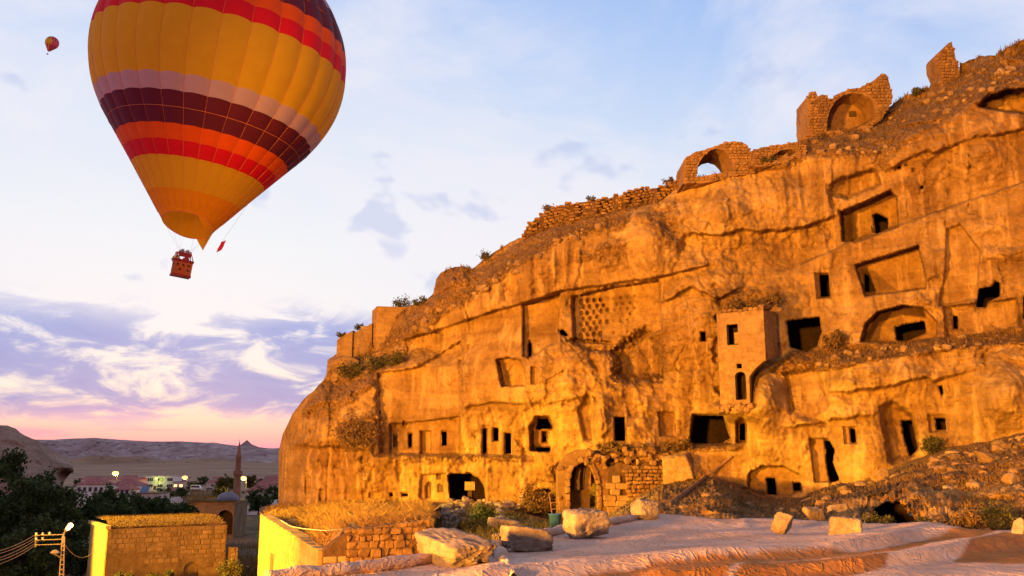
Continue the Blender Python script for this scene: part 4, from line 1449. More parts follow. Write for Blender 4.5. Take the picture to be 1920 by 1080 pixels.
def arch2(cx, z0, w_, h_, n=8, point=0.0):
    r = w_ / 2
    pts_ = [(cx - r, z0), (cx - r, z0 + h_ - r)]
    for k in range(1, n):
        a_ = math.pi - math.pi * k / n
        pts_.append((cx + r * math.cos(a_), z0 + h_ - r + r * math.sin(a_) * (1 + point * math.sin(a_))))
    pts_ += [(cx + r, z0 + h_ - r), (cx + r, z0)]
    return pts_


hz = zt_ - zb_
V, F = slab([(0, 0), (fw, 0), (fw, hz), (0, hz)], [arch2(hc_, hz - 8.2 + 2.2, 3.4, 5.0)],
            lambda x, z: (A.x + x, 196, zb_ + z), lambda x, z: (A.x + x, 196.8, zb_ + z))
part('front_wall', V, F, M_OLDST, mq)
mb = MB()
V = [(out[1][0], 196.002, zb_), (out[2][0], out[2][1], zb_), (out[2][0], out[2][1], zt_), (out[1][0], 196.002, zt_),
     (out[3][0], out[3][1], zb_), (out[3][0], out[3][1], zt_), (out[0][0], 196.002, zb_), (out[0][0], 196.002, zt_)]
part('side_wall', V, [(0, 1, 2, 3), (1, 4, 5, 2), (4, 6, 7, 5)], M_OLDST, mq)
part('roof', [(x, y, zt_ + .02) for x, y in out] + [(x * 0.999, y, zt_ + .5) for x, y in out], [(4, 5, 6, 7), (0, 1, 5, 4), (1, 2, 6, 5), (2, 3, 7, 6), (3, 0, 4, 7)], m_fld, mq)
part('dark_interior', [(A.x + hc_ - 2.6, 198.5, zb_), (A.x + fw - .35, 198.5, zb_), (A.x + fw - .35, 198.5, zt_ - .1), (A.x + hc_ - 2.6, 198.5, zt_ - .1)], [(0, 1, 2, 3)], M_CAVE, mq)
dc = atv(427, 940, 206)
dr_ = 20.5 / FPX * 206
dome = MB().lathe(dc, [(dr_ * 1.03, -.6), (dr_ * 1.03, .1)] + [(dr_ * math.cos(q), dr_ * .78 * math.sin(q) + .1) for q in np.linspace(0, math.pi / 2, 14)], 40).build('dome', M_LEAD, mq, smooth=True)
MB().lathe(dc + Vector((0, 0, dr_ * .78)), [(.12, 0), (.12, .5), (.22, .7), (.05, .9), (.03, 1.5), (0, 1.6)], 10).build('finial', M_LEAD, dome)
M_MIN = simple('minaret_stone', (0.34, 0.155, 0.085), 0.9, 0.15, 0.8, 0.3, 2.0)
mp = atv(443, 938, 285)
mn = thing('minaret', mp - Vector((0, 0, 3)), 'tall slender stone minaret with a pointed spire beside the domed mosque', 'minaret')
k_ = 285 / FPX
MB().lathe(mp, [(7.2 * k_, -3), (7.2 * k_, 18 * k_), (6.4 * k_, 20 * k_), (6.2 * k_, 42 * k_)], 20).build('shaft', M_MIN, mn, smooth=True)
MB().lathe(mp, [(6.2 * k_, 42 * k_), (7.0 * k_, 44 * k_), (8.2 * k_, 47 * k_), (8.2 * k_, 53 * k_), (7.6 * k_, 53.2 * k_), (7.6 * k_, 48 * k_), (4.8 * k_, 48 * k_)], 20).build('balcony', M_MIN, mn)
MB().lathe(mp, [(5.0 * k_, 48 * k_), (4.7 * k_, 76 * k_), (5.3 * k_, 77 * k_), (5.3 * k_, 79 * k_)], 20).build('upper_shaft', M_MIN, mn, smooth=True)
sp = MB().lathe(mp, [(5.3 * k_, 79 * k_), (4.0 * k_, 84 * k_), (0.8 * k_, 104 * k_), (0.25 * k_, 105 * k_)], 20).build('spire', M_MIN, mn, smooth=True)
MB().tube([mp + Vector((0, 0, 104 * k_)), mp + Vector((0, 0, 111 * k_))], [.09, .03], 6).build('finial', M_LEAD, sp)


# ---- street lamps
def street_lamp(px, py, Y, label, col=(1.0, 0.62, 0.16), es=60.0, r=0.45, watts=900, zb=None):
    h = atv(px, py, Y)
    g = gz(px, Y) if zb is None else zb
    g = min(g, h.z - 3)
    t = thing('street_lamp', (h.x + .9, h.y, g - .2), label, 'lamp', 'lit street lamps of the village')
    MB().tube([(h.x + .9, h.y, g - .2), (h.x + .9, h.y, h.z + .15), (h.x + .55, h.y, h.z + .32), (h.x, h.y, h.z + .25)], [.11, .08, .06, .06], 8).build('pole', M_METAL, t)
    hd = MB().box((h.x - .1, h.y, h.z + .22), (.8, .34, .12)).build('lamp_head', M_METAL, t)
    key = '%d_%d' % (int(col[1] * 100), int(es))
    MB().lathe((h.x - .1, h.y, h.z - .25), [(0, -r * .6), (r * .6, -r * .35), (r, 0), (r * .8, r * .5), (0, r * .72)], 14).build('bulb', bulb_mat(key, col, es), hd, smooth=True)
    ld = bpy.data.lights.new('lamp_light', 'POINT')
    ld.energy = watts; ld.color = col; ld.shadow_soft_size = r
    lo = bpy.data.objects.new('lamp_light', ld)
    lo.parent = t
    lo.location = Vector((h.x - .1, h.y, h.z - 1.2)) - WL[t.name]
    COL.objects.link(lo)


street_lamp(217, 887, 430, 'yellow glowing street lamp highest at the left, above the red roofs', (1.0, 0.66, 0.10), 3.5, 1.5, 16000)
street_lamp(347, 895, 480, 'orange street lamp between the hotel shop and the parked van', (1.0, 0.36, 0.05), 3.0, 1.5, 12000)
street_lamp(457, 896, 300, 'yellow street lamp immediately right of the minaret', (1.0, 0.66, 0.10), 3.5, 1.05, 10000)
street_lamp(347, 950, 180, 'low orange street lamp at the left corner of the mosque hall', (1.0, 0.38, 0.05), 3.0, .58, 5000)
street_lamp(506, 914, 300, 'small dim lamp on the house next to the cliff', (1.0, 0.7, 0.2), 3.0, .3, 1200)
street_lamp(294, 896, 546, 'greenish lamp on the front of the white hotel', (0.75, 1.0, 0.12), 3.0, .8, 700)


# ---- cars and a van
def car(px, py, Y, col, label, kind='car', rz=0.0):
    p0 = atv(px, py, Y)
    t = thing('parked_%s' % kind, p0, label, kind, 'vehicles parked by the hotel')
    Ln, Wd, H = (4.3, 1.75, 1.45) if kind == 'car' else (5.6, 2.0, 2.5)
    paint = simple('paint_%d_%d' % (int(px), int(py)), col, 0.35, 0.05, spec=0.5)

    def ex(prof_, w0, name, m_, par):
        n = len(prof_)
        V = [(p0.x + x, p0.y - w0 / 2, p0.z + z) for x, z in prof_] + [(p0.x + x, p0.y + w0 / 2, p0.z + z) for x, z in prof_]
        F = [tuple(range(n))[::-1], tuple(range(n, 2 * n))] + [(i, (i + 1) % n, (i + 1) % n + n, i + n) for i in range(n)]
        return part(name, V, F, m_, par)
    if kind == 'car':
        body = ex([(-2.1, .3), (2.1, .3), (2.15, .7), (1.3, .92), (.75, 1.4), (-.9, 1.45), (-1.6, .98), (-2.12, .9)], Wd, 'body', paint, t)
        ex([(-1.35, .98), (1.1, .95), (.68, 1.33), (-.85, 1.37)], Wd + .04, 'window', M_WIN, body)
    else:
        body = ex([(-2.7, .35), (2.75, .35), (2.8, .95), (2.3, 1.2), (1.7, 2.2), (1.4, 2.4), (-2.6, 2.45), (-2.72, 2.3)], Wd, 'body', paint, t)
        ex([(-2.4, 1.35), (1.95, 1.3), (1.5, 2.1), (-2.4, 2.15)], Wd + .04, 'window', M_WIN, body)
    for sx in (-.31, .31):
        for sy in (-1, 1):
            c_ = Vector((p0.x + sx * Ln, p0.y + sy * (Wd / 2 - .08), p0.z + .33))
            MB().tube([c_ - Vector((0, .11, 0)), c_ + Vector((0, .11, 0))], .33, 12).build('wheel', M_METAL, t)
    MB().box((p0.x + Ln / 2 - .02, p0.y - .55, p0.z + .72), (.1, .3, .16)).build('headlight', M_FRAME, t)
    MB().box((p0.x + Ln / 2 - .02, p0.y + .55, p0.z + .72), (.1, .3, .16)).build('headlight', M_FRAME, t)


car(368, 919, 462, (0.62, 0.60, 0.60), 'white minibus parked right of the orange street lamp', 'van')
car(300, 920, 520, (0.10, 0.14, 0.10), 'dark green car parked left before the hotel door')
car(328, 920.5, 515, (0.06, 0.06, 0.07), 'black car parked in front of the lit shop')
car(316, 921, 512, (0.45, 0.44, 0.44), 'silver car between the dark green and the black car')
car(395, 919, 462, (0.10, 0.10, 0.13), 'dark blue car just right of the white minibus')
car(408, 919, 460, (0.50, 0.50, 0.52), 'pale grey car second to the right of the minibus')

# ---- the old stone house in the valley, its end wall blazing in the floodlight
M_HST = stone('house_stone', (0.16, 0.10, 0.04), (0.22, 0.142, 0.06), (0.28, 0.19, 0.088), 0.5, 2.5, 0.6, 0.06, obj_var=0.16)
M_HMORT = stone('house_render', (0.135, 0.085, 0.032), (0.185, 0.118, 0.047), (0.235, 0.155, 0.066), 0.4, 2.2, 0.7, 0.08)
Fc = atv(203, 992, 57.0)
ang = math.radians(33)
dx = Vector((math.cos(ang), math.sin(ang), 0)); dn = Vector((math.sin(ang), -math.cos(ang), 0))
HL, HD, HZ = 7.2, 6.5, 5.2
ho = thing('stone_house', Fc - Vector((0, 0, HZ)), 'old flat roofed stone house with a grassy roof and walled up arched door', 'house')
zb = Fc.z - HZ


def HP(x, z, d_=0.0):
    v = Fc + dx * x + dn * d_
    return (v.x, v.y, zb + z)


dr = arch2(5.1, 0.7, 0.95, 2.3, 10)
V, F = slab([(0, 0), (HL, 0), (HL, HZ), (0, HZ)], [dr], lambda x, z: HP(x, z), lambda x, z: HP(x, z, -.5))
part('front_wall', V, F, M_HMORT, ho)
V, F = slab(dr, [], lambda x, z: HP(x, z, -.22), lambda x, z: HP(x, z, -.45))
part('walled_up_door', V, F, M_HST, ho)
V = [HP(0, 0, -.002), HP(0, HZ, -.002), HP(0, HZ, -HD), HP(0, 0, -HD), HP(HL, 0, -.002), HP(HL, HZ, -.002), HP(HL, HZ, -HD), HP(HL, 0, -HD)]
M_END_LIT = stone('end_wall_ashlar', (0.32, 0.22, 0.08), (0.38, 0.27, 0.11), (0.44, 0.33, 0.14), 0.4, 2.5, 0.4, 0.05, streak=False)  # paler than the front wall: floodlight glow put into the colour
part('end_wall', V, [(0, 1, 2, 3), (4, 7, 6, 5), (3, 2, 6, 7)], M_END_LIT, ho)
MB().box(Vector(HP(-.12, .75, -HD / 2)), (.35, HD + .3, 1.5), ang).build('plinth', M_END_LIT, ho)
MB().box(Vector(HP(-.02, HZ + .1, -HD / 2)), (.30, HD + .2, .2), ang).build('coping', M_END_LIT, ho)
# soil roof with a rounded front edge
V, F = [], []
nx, ny = 30, 10
for i in range(ny + 1):
    for k in range(nx + 1):
        x = .15 + (HL - .3) * k / nx; y = -.1 - (HD - .1) * i / ny
        z = HZ + .05 + .38 * math.sin(min(1, i / 3) * math.pi / 2) + .06 * random.uniform(-1, 1)
        V.append(HP(x, z, y))
for i in range(ny):
    for k in range(nx):
        a_ = i * (nx + 1) + k
        F.append((a_, a_ + 1, a_ + nx + 2, a_ + nx + 1))
part('earth_roof', V, F, m_fld, ho, smooth=True)


# ---- loose masonry made of single stones
def stone_proto(seed, jit=.035, bev=.10):
    r = random.Random(seed)
    V = []
    F = []
    idx = {}
    for sx in (-1, 1):
        for sy in (-1, 1):
            for sz in (-1, 1):
                for ax in range(3):
                    v = [sx * .5, sy * .5, sz * .5]
                    for k in range(3):
                        if k != ax:
                            v[k] -= (sx, sy, sz)[k] * bev * r.uniform(.5, 1.5)
                    v = [c + r.uniform(-jit, jit) for c in v]
                    idx[(sx, sy, sz, ax)] = len(V)
                    V.append(v)
    for ax in range(3):
        a, b = [k for k in range(3) if k != ax]
        for s in (-1, 1):
            ring = []
            for sa, sb in ((-1, -1), (1, -1), (1, 1), (-1, 1)):
                key = [0, 0, 0]; key[ax] = s; key[a] = sa; key[b] = sb
                ring.append(idx[(key[0], key[1], key[2], ax)])
            F.append(tuple(ring))
    for ax in range(3):           # edges along axis ax
        a, b = [k for k in range(3) if k != ax]
        for sa in (-1, 1):
            for sb in (-1, 1):
                k0 = [0, 0, 0]; k0[a] = sa; k0[b] = sb
                k1 = list(k0); k0[ax] = -1; k1[ax] = 1
                F.append((idx[(*k0, a)], idx[(*k1, a)], idx[(*k1, b)], idx[(*k0, b)]))
    for sx in (-1, 1):
        for sy in (-1, 1):
            for sz in (-1, 1):
                F.append(tuple(idx[(sx, sy, sz, k)] for k in range(3)))
    return V, F


def stone_set(name, m, n=6, seed=0, jit=.035, bev=.10):
    out_ = []
    for k in range(n):
        V, F = stone_proto(seed + k, jit, bev)
        me = mesh_np(name, V, F)
        bmv = me
        me.materials.append(m)
        out_.append(me)
    return out_


def put_stone(me_list, name, parent, c, size, rz=0.0, jit=0.0, ry=0.0, rx=0.0):
    o = bpy.data.objects.new(name, random.choice(me_list))
    o.parent = parent
    o.location = Vector(c) - WL[parent.name]
    o.scale = size
    o.rotation_euler = (rx + random.uniform(-jit, jit), ry + random.uniform(-jit, jit), rz + random.uniform(-jit, jit))
    COL.objects.link(o)
    return o


def courses(parent, me_list, P, rz, x0, x1, z0, z1, hrange, lrange, thick=.3, proud=0.03, gap=0.025, skip=None, top=None, jit=0.02, name='stone'):
    """lay single stones in rows over a wall plane; P(x, z, d) maps wall coordinates to the world"""
    z = z0
    while z < z1 - .05:
        h = random.uniform(*hrange)
        if z + h > z1:
            h = z1 - z
        x = x0 - random.uniform(0, lrange[0])
        while x < x1:
            l = random.uniform(*lrange)
            xa, xb = max(x, x0), min(x + l, x1)
            xc, zc_ = (xa + xb) / 2, z + h / 2
            if xb - xa > .08 and not (skip and skip(xc, zc_, xb - xa, h)) and (top is None or z + h * .6 < top(xc)):
                put_stone(me_list, name, parent, P(xc, zc_, -thick / 2 + proud * random.uniform(.3, 1.6)), (xb - xa - gap, thick, h - gap), rz, jit)
            x += l
        z += h


HS = stone_set('stone', M_HST, 6, 100)
in_door = lambda x, z, w_, h_: abs(x - 5.1) < .55 + w_ / 2 and z < 3.05
courses(ho, HS, HP, ang, 4.35, HL - .02, 2.6, HZ - .05, (.27, .34), (.40, .75), .3, .035, skip=in_door)
courses(ho, HS, HP, ang, 0.1, 4.3, 3.7, HZ - .05, (.20, .32), (.25, .55), .3, .03, skip=lambda x, z, w_, h_: z < 4.15 and random.random() < .5, jit=.05)
courses(ho, HS, HP, ang, 2.2, 4.3, 3.0, 3.7, (.22, .32), (.25, .5), .3, .025, skip=lambda x, z, w_, h_: random.random() < .4, jit=.05)
# buttress / broken wall end right of the house
bt = thing('ruined_wall_stub', Vector(HP(HL + .45, 0, .2)), 'thin broken stone wall stub at the right corner of the stone house', 'wall')
MB().box(Vector(HP(HL + .42, 1.9, .1)), (.42, .8, 3.8), ang).build('core', M_HMORT, bt)
courses(bt, HS, lambda x, z, d_: HP(HL + .2 + x, z, .52 + d_), ang, 0, .44, 1.2, 3.8, (.25, .35), (.3, .5), .2, .04)

# ================================================================== masonry on and around the cliff
M_RUIN = stone('ruin_stone', (0.20, 0.105, 0.036), (0.27, 0.150, 0.052), (0.33, 0.195, 0.072), 0.5, 2.5, 0.8, 0.10, obj_var=0.25)
M_MORT = stone('rubble_mortar', (0.085, 0.045, 0.018), (0.13, 0.070, 0.027), (0.18, 0.10, 0.04), 0.6, 3.0, 0.9, 0.12)
M_ASH = stone('ashlar', (0.24, 0.135, 0.046), (0.31, 0.185, 0.064), (0.37, 0.235, 0.088), 0.4, 2.5, 0.5, 0.05, obj_var=0.12, streak=False)
RS = stone_set('stone', M_RUIN, 10, 200, .10, .20)
AS = stone_set('stone', M_ASH, 6, 300)


def skyY(px):
    j = int(round((px - gx[0]) / STEP))
    return float(YF[int((skyc[j] - gy[0]) / STEP) + 2, j])


def skyline(px):
    return float(np.interp(px, gx, skyc))


def scatter_face(parent, me_list, poly, Y, size, gap=0.8, holes=(), proud=0.06, name='stone', jit=.06):
    """single stones set in rows over a face given by a photograph outline at distance Y"""
    p = np.asarray(poly, float)
    k = Y / FPX
    y = p[:, 1].max()
    while y > p[:, 1].min():
        h = random.uniform(.75, 1.15) * size[1]
        x = p[:, 0].min() - random.uniform(0, size[0])
        while x < p[:, 0].max():
            l = random.uniform(.6, 1.35) * size[0]
            cx, cy = x + l / 2, y - h / 2
            s = psdf(poly, np.array([cx]), np.array([cy]))[0]
            if s < -min(l, h) * .22 and all(psdf(hh, np.array([cx]), np.array([cy]))[0] > h * .45 for hh in holes):
                put_stone(me_list, name, parent, atv(cx, cy, Y - proud * random.uniform(.2, 1.5)), ((l - gap) * k, .3, (h - gap) * k), 0, jit)
            x += l
        y -= h


def ruin(name, label, outline, holes, Y, thick, seed, back=None, stones=(9, 6), cat='ruin', group='ruins on top of the cliff'):
    cx = sum(p_[0] for p_ in outline) / len(outline); cy = max(p_[1] for p_ in outline)
    t = thing(name, atv(cx, cy, Y), label, cat, group)
    o2 = rough_outline(outline, 5.0, 1.1, seed)
    V, F = slab(o2, holes, lambda x, y: atv(x, y, Y), lambda x, y: atv(x, y, Y) + Vector((0, thick, 0)))
    part('wall', V, F, M_RUIN, t)
    if back:
        V, F = slab(back, [], lambda x, y: atv(x, y, Y) + Vector((0, thick - .5, 0)), lambda x, y: atv(x, y, Y) + Vector((0, thick + .3, 0)))
        part('back_wall', V, F, M_RUIN, t)
    scatter_face(t, RS, outline, Y, stones, .0, holes=holes, proud=-.04, jit=.12)
    return t


def arch_px(x0, x1, ytop, y0, y1, n=12):
    """arched opening between x0 and x1; y0, y1 are the sill heights left and right"""
    cx, r = (x0 + x1) / 2, (x1 - x0) / 2
    pts_ = [(x0, y0)]
    for k in range(n + 1):
        a_ = math.pi - math.pi * k / n
        ys = y0 + (y1 - y0) * k / n
        spring = min(ys, (ytop + max(y0, y1)) / 2 + 8)
        pts_.append((cx + r * math.cos(a_), spring - (spring - ytop) * math.sin(a_)))
    pts_.append((x1, y1))
    return pts_


Y1 = skyY(1345) - 0.4
h1 = [(1306, 332), (1307, 318), (1312, 303), (1321, 290), (1333, 281), (1345, 278), (1358, 282), (1367, 291), (1373, 303), (1375, 316), (1374, 321)]
ruin('ruined_vault', 'ruined stone vault with one open arch, lowest of the ruins on the clifftop',
     [(1280, 345), (1282, 320), (1284, 297), (1300, 287), (1322, 281), (1340, 274), (1358, 268), (1376, 264), (1388, 266), (1402, 272), (1408, 290), (1414, 304), (1412, 326), (1372, 330), (1330, 342)],
     [h1], Y1, 3.2, 1)
Y2 = skyY(1600) - 0.3
h2 = [(1550, 246), (1551, 226), (1556, 207), (1566, 190), (1582, 178), (1600, 174), (1618, 177), (1634, 186), (1640, 200), (1642, 222), (1620, 236), (1590, 244)]
ruin('ruined_vault', 'largest clifftop ruin, a wide arch with a blind back wall between two broken piers',
     [(1490, 275), (1500, 262), (1515, 250), (1514, 215), (1513, 180), (1520, 174), (1528, 171), (1534, 181), (1541, 176), (1550, 178), (1556, 188), (1568, 178), (1590, 168), (1612, 164),
      (1634, 154), (1646, 144), (1656, 139), (1664, 141), (1670, 160), (1674, 184), (1668, 200), (1650, 226), (1620, 250), (1560, 268)],
     [h2], Y2, 2.6, 2, back=[(1544, 262), (1544, 200), (1565, 180), (1600, 172), (1636, 180), (1650, 200), (1650, 240)])
MB().box(atv(1598, 214, Y2 + 2.06), (.5, .12, .42)).build('small_window', M_CAVE, bpy.data.objects['ruined_vault.001'])
Y3 = skyY(1776) - 0.2
ruin('ruined_pillar', 'lone leaning masonry pillar standing highest on the clifftop',
     [(1764, 168), (1762, 140), (1756, 124), (1754, 106), (1762, 96), (1770, 88), (1778, 80), (1784, 79), (1788, 92), (1792, 108), (1798, 130), (1800, 160)], [], Y3, 1.6, 3, stones=(9, 6))
Yl = skyY(1455) - .3
ruin('low_ruined_wall', 'low broken vault remnant between the two clifftop arches',
     [(1408, 312), (1414, 280), (1440, 274), (1470, 270), (1496, 266), (1512, 272), (1508, 290), (1470, 304), (1430, 314)],
     [[(1444, 300), (1450, 290), (1466, 281), (1484, 279), (1494, 284), (1480, 294), (1460, 301)]], Yl, 1.6, 4, stones=(8, 5))
# big loose crag on the left shoulder
# ---- dry stone wall along the top
TOPW = [(974, 452), (982, 436), (990, 420), (1015, 402), (1040, 387), (1080, 379), (1120, 373), (1160, 366), (1190, 354), (1230, 351), (1260, 341), (1290, 336)]
dw = thing('dry_stone_wall', atv(1130, skyline(1130), skyY(1130)), 'long dark dry stone wall running along the cliff edge below the lowest ruin', 'wall')
pxs = np.arange(974, 1290, 6.0)
V, F = [], []
for k, px in enumerate(pxs):
    Y = skyY(px) + .05
    tp, bt_ = float(np.interp(px, *zip(*TOPW))) + 2 + random.uniform(-1, 1), skyline(px) + 7
    V += [atv(px, bt_, Y), atv(px, tp, Y), atv(px, tp, Y + 1.2), atv(px, bt_, Y + 1.2)]
    if k:
        a_ = 4 * (k - 1)
        F += [(a_, a_ + 4, a_ + 5, a_ + 1), (a_ + 1, a_ + 5, a_ + 6, a_ + 2), (a_ + 2, a_ + 6, a_ + 7, a_ + 3)]
part('core', V, F, M_MORT, dw)
row = 0
nst = 0
for row in range(9):
    px = 976 + random.uniform(0, 6)
    while px < 1286:
        l = random.uniform(7, 14)
        Y = skyY(px)
        tp, bt_ = float(np.interp(px + l / 2, *zip(*TOPW))), skyline(px + l / 2) + 6
        cy = bt_ - 3 - row * 5.6
        if cy > tp - 1 and nst < 290 and random.random() < .93:
            put_stone(RS, 'stone', dw, atv(px + l / 2, cy, Y - .05 - .12 * random.random()), ((l - .9) * Y / FPX, .4, random.uniform(4.2, 5.2) * Y / FPX), 0, .07)
            nst += 1
        px += l


# ---- retaining walls on the left shoulder
def prism(plan, ztop, zbot):
    n = len(plan)
    zt = ztop if hasattr(ztop, '__len__') else [ztop] * n
    zb2 = zbot if hasattr(zbot, '__len__') else [zbot] * n
    V = [(x, y, z) for (x, y), z in zip(plan, zb2)] + [(x, y, z) for (x, y), z in zip(plan, zt)]
    F = [tuple(range(n))[::-1], tuple(range(n, 2 * n))] + [(i, (i + 1) % n, (i + 1) % n + n, i + n) for i in range(n)]
    return V, F


def corner_wall(label, L_, C_, R_, bottoms, Y0, dL, dR, group='retaining walls on the cliff shoulder'):
    """L_, C_, R_: (px, py) tops of left end, corner, right end; dL, dR: how far the ends stand back"""
    a_, b_, c_ = atv(*L_, Y0 + dL), atv(*C_, Y0), atv(*R_, Y0 + dR)
    t = thing('retaining_wall', atv(C_[0], bottoms[1], Y0), label, 'wall', group)
    za, zb3, zc3 = atv(L_[0], bottoms[0], Y0 + dL).z, atv(C_[0], bottoms[1], Y0).z, atv(R_[0], bottoms[2], Y0 + dR).z
    bk_ = Vector((c_.x, c_.y + 5, c_.z)); bk2 = Vector((a_.x + .5, a_.y + 5, a_.z))
    V, F = prism([(a_.x, a_.y), (b_.x, b_.y), (c_.x, c_.y), (bk_.x, bk_.y), (bk2.x, bk2.y)], [a_.z, b_.z, c_.z, c_.z, a_.z], [za - 2, zb3 - 2, zc3 - 2, zc3 - 2, za - 2])
    part('core', V, F, M_ASH, t)
    for (p0, p1, z0a, z0b) in ((a_, b_, za, zb3), (b_, c_, zb3, zc3)):
        dv_ = Vector((p1.x - p0.x, p1.y - p0.y, 0)); Lg = dv_.length; dv_.normalize()
        nv = Vector((dv_.y, -dv_.x, 0))
        zt0, zt1 = p0.z, p1.z
        zlo = min(z0a, z0b)

        def P(x, z, d_):
            v = p0 + dv_ * x + nv * d_
            return (v.x, v.y, z)
        courses(t, AS, P, math.atan2(dv_.y, dv_.x), 0, Lg, zlo, max(zt0, zt1), (.30, .36), (.5, .9), .2, .012, .02,
                skip=lambda x, z, w_, h_: z < z0a + (z0b - z0a) * x / Lg - .1 or z > zt0 + (zt1 - zt0) * x / Lg - .1, jit=.004)
    return t


Yw = field(716, 648) - .2
corner_wall('largest square retaining wall of cut stone on the cliff shoulder', (698, 583), (707, 574), (768, 576), (638, 640, 606), Yw, 1.6, .5)
corner_wall('middle low retaining wall of cut stone beside the largest square wall', (662, 626), (664, 624), (698, 606), (670, 668, 640), field(672, 668) - .1, .3, .8)
corner_wall('lowest retaining wall at the left end of the cliff shoulder', (632, 637), (661, 620), (664, 620), (666, 676, 672), field(650, 676) - .1, -.3, .4)

# ---- stone tower house built against the rock
ta = math.radians(30)
tdx = Vector((math.cos(ta), -math.sin(ta), 0)); tdn = Vector((-math.sin(ta), -math.cos(ta), 0))
TY0 = 57.0
Tc = atv(1431, 581, TY0)                     # front right top corner
TW, TD = 3.05, 3.2
TL = Tc - tdx * TW
zt_t = Tc.z
th = thing('tower_house', (Tc.x - 1.5, Tc.y, zt_t - 6), 'square stone tower house with one window and a low door, set against the cliff', 'house')


def TP(x, z, d_=0.0):
    """x from the left edge, z below the top is negative, d_ outwards"""
    v = TL + tdx * x + tdn * d_
    return (v.x, v.y, zt_t + z)


def tz(py):
    return atv(1400, py, TY0 + .6).z - zt_t


win = [(.62, tz(645)), (.62, tz(606)), (1.36, tz(606)), (1.36, tz(645))]
vent = [(1.16, tz(690)), (1.16, tz(681)), (1.50, tz(681)), (1.50, tz(690))]
dor = [(1.02, tz(749)), (1.02, tz(704)), (1.14, tz(698)), (1.36, tz(696)), (1.6, tz(698)), (1.72, tz(704)), (1.72, tz(749))]
outl = [(0, tz(764)), (0, 0), (TW, 0), (TW, tz(676)), (2.4, tz(690)), (1.95, tz(706)), (1.9, tz(764))]
V, F = slab(outl, [win, vent, dor], lambda x, z: TP(x, z), lambda x, z: TP(x, z, -.45))
part('front_wall', V, F, M_ASH, th)
right0 = Vector(TP(TW, 0)); bdv = -tdn


def TR(x, z, d_=0.0):
    v = right0 + bdv * x + tdx * d_
    return (v.x, v.y, zt_t + z)


V, F = slab([(0.002, tz(678)), (0.002, 0), (TD, .35), (TD, tz(660))], [], lambda x, z: TR(x, z), lambda x, z: TR(x, z, -.45))
part('side_wall', V, F, M_ASH, th)
V = [TP(.1, tz(760), -.5), TP(1.86, tz(755), -.5), TP(1.86, -.2, -.5), TP(.1, -.2, -.5), TP(.1, tz(760), -2.2), TP(1.86, tz(755), -2.2), TP(1.86, -.2, -2.2), TP(.1, -.2, -2.2)]
part('dark_interior', V, [(4, 5, 6, 7), (0, 4, 7, 3), (1, 2, 6, 5), (2, 3, 7, 6), (0, 1, 5, 4)], M_CAVE, th)
MB().box(Vector(TP(1.05, (tz(645) + tz(606)) / 2 - .15, -.75)), (.28, .1, .75), -ta).build('inner_pillar', M_ASH, th)


def in_open(x, z, w_, h_):
    for q_ in (win, vent, dor):
        xs = [p_[0] for p_ in q_]; zs = [p_[1] for p_ in q_]
        if min(xs) - w_ / 2 - .0 < x < max(xs) + w_ / 2 and min(zs) - h_ / 2 < z < max(zs) + h_ / 2:
            return True
    return psdf(outl, np.array([x]), np.array([z]))[0] > -.12


courses(th, AS, TP, -ta, 0.01, TW, tz(762), -.02, (.27, .31), (.30, .62), .25, .012, .018, skip=in_open, jit=.006)
courses(th, AS, TR, math.pi / 2 - ta, 0.02, TD, tz(662), -.02, (.27, .31), (.35, .7), .25, .012, .018, jit=.006)
for k in range(9):
    put_stone(RS, 'coping_stone', th, TP(.2 + k * .34, .08 + .05 * random.random(), -.2), (.33, .45, .22 + .1 * random.random()), -ta, .08)
for k in range(4):
    put_stone(RS, 'coping_stone', th, TR(.4 + k * .6, .25 + .08 * k, -.2), (.5, .45, .3), math.pi / 2 - ta, .1)

for k in range(11):
    put_stone(RS, 'foundation_stone', th, TP(-.1 + k * .21, tz(762 + 6 * (k % 2)), -.05 + .12 * random.random()), (random.uniform(.3, .6), .6, random.uniform(.25, .5)), -ta + random.uniform(-.3, .3), .25)

# ---- arched portal and rubble masonry at the foot of the cliff
YP = 62.2
portal = thing('arched_portal', atv(1093, 985, YP), 'tall pointed stone arch at the cliff foot with a rubble wall alongside', 'portal')
hp = [(1060, 990), (1060, 900), (1063, 884), (1070, 870), (1081, 861), (1093, 857), (1105, 862), (1115, 873), (1122, 888), (1127, 908), (1128, 930), (1128, 990)]
op = [(1046, 992), (1046, 884), (1052, 868), (1064, 852), (1084, 842), (1108, 844), (1128, 858), (1141, 880), (1141, 992)]
V, F = slab(rough_outline(op, 8, .6, 5), [hp], lambda x, y: atv(x, y, YP), lambda x, y: atv(x, y, YP) + Vector((0, 3.2, 0)))
part('arch_wall', V, F, M_RUIN, portal)
scatter_face(portal, RS, op, YP, (12, 9), .3, holes=[[(1052, 995), (1052, 898), (1056, 880), (1066, 864), (1080, 853), (1093, 849), (1108, 854), (1121, 868), (1130, 886), (1136, 908), (1136, 995)]], proud=.0, jit=.1)
kpx = YP / FPX
for k in range(len(hp) - 1):
    (x0, y0), (x1, y1) = hp[k], hp[k + 1]
    L_ = math.hypot(x1 - x0, y1 - y0)
    nseg = max(1, int(round(L_ / 13)))
    for j in range(nseg):
        f = (j + .5) / nseg
        x, y = x0 + (x1 - x0) * f, y0 + (y1 - y0) * f
        nx_, ny_ = (y1 - y0) / L_, -(x1 - x0) / L_
        x -= nx_ * -4.5 if False else -nx_ * -4.5; y -= -ny_ * -4.5
        put_stone(RS, 'voussoir', portal, atv(x, y, YP - .02), (9.0 * kpx, .4, (L_ / nseg) * kpx), 0, .05, ry=math.atan2(x1 - x0, -(y1 - y0)))
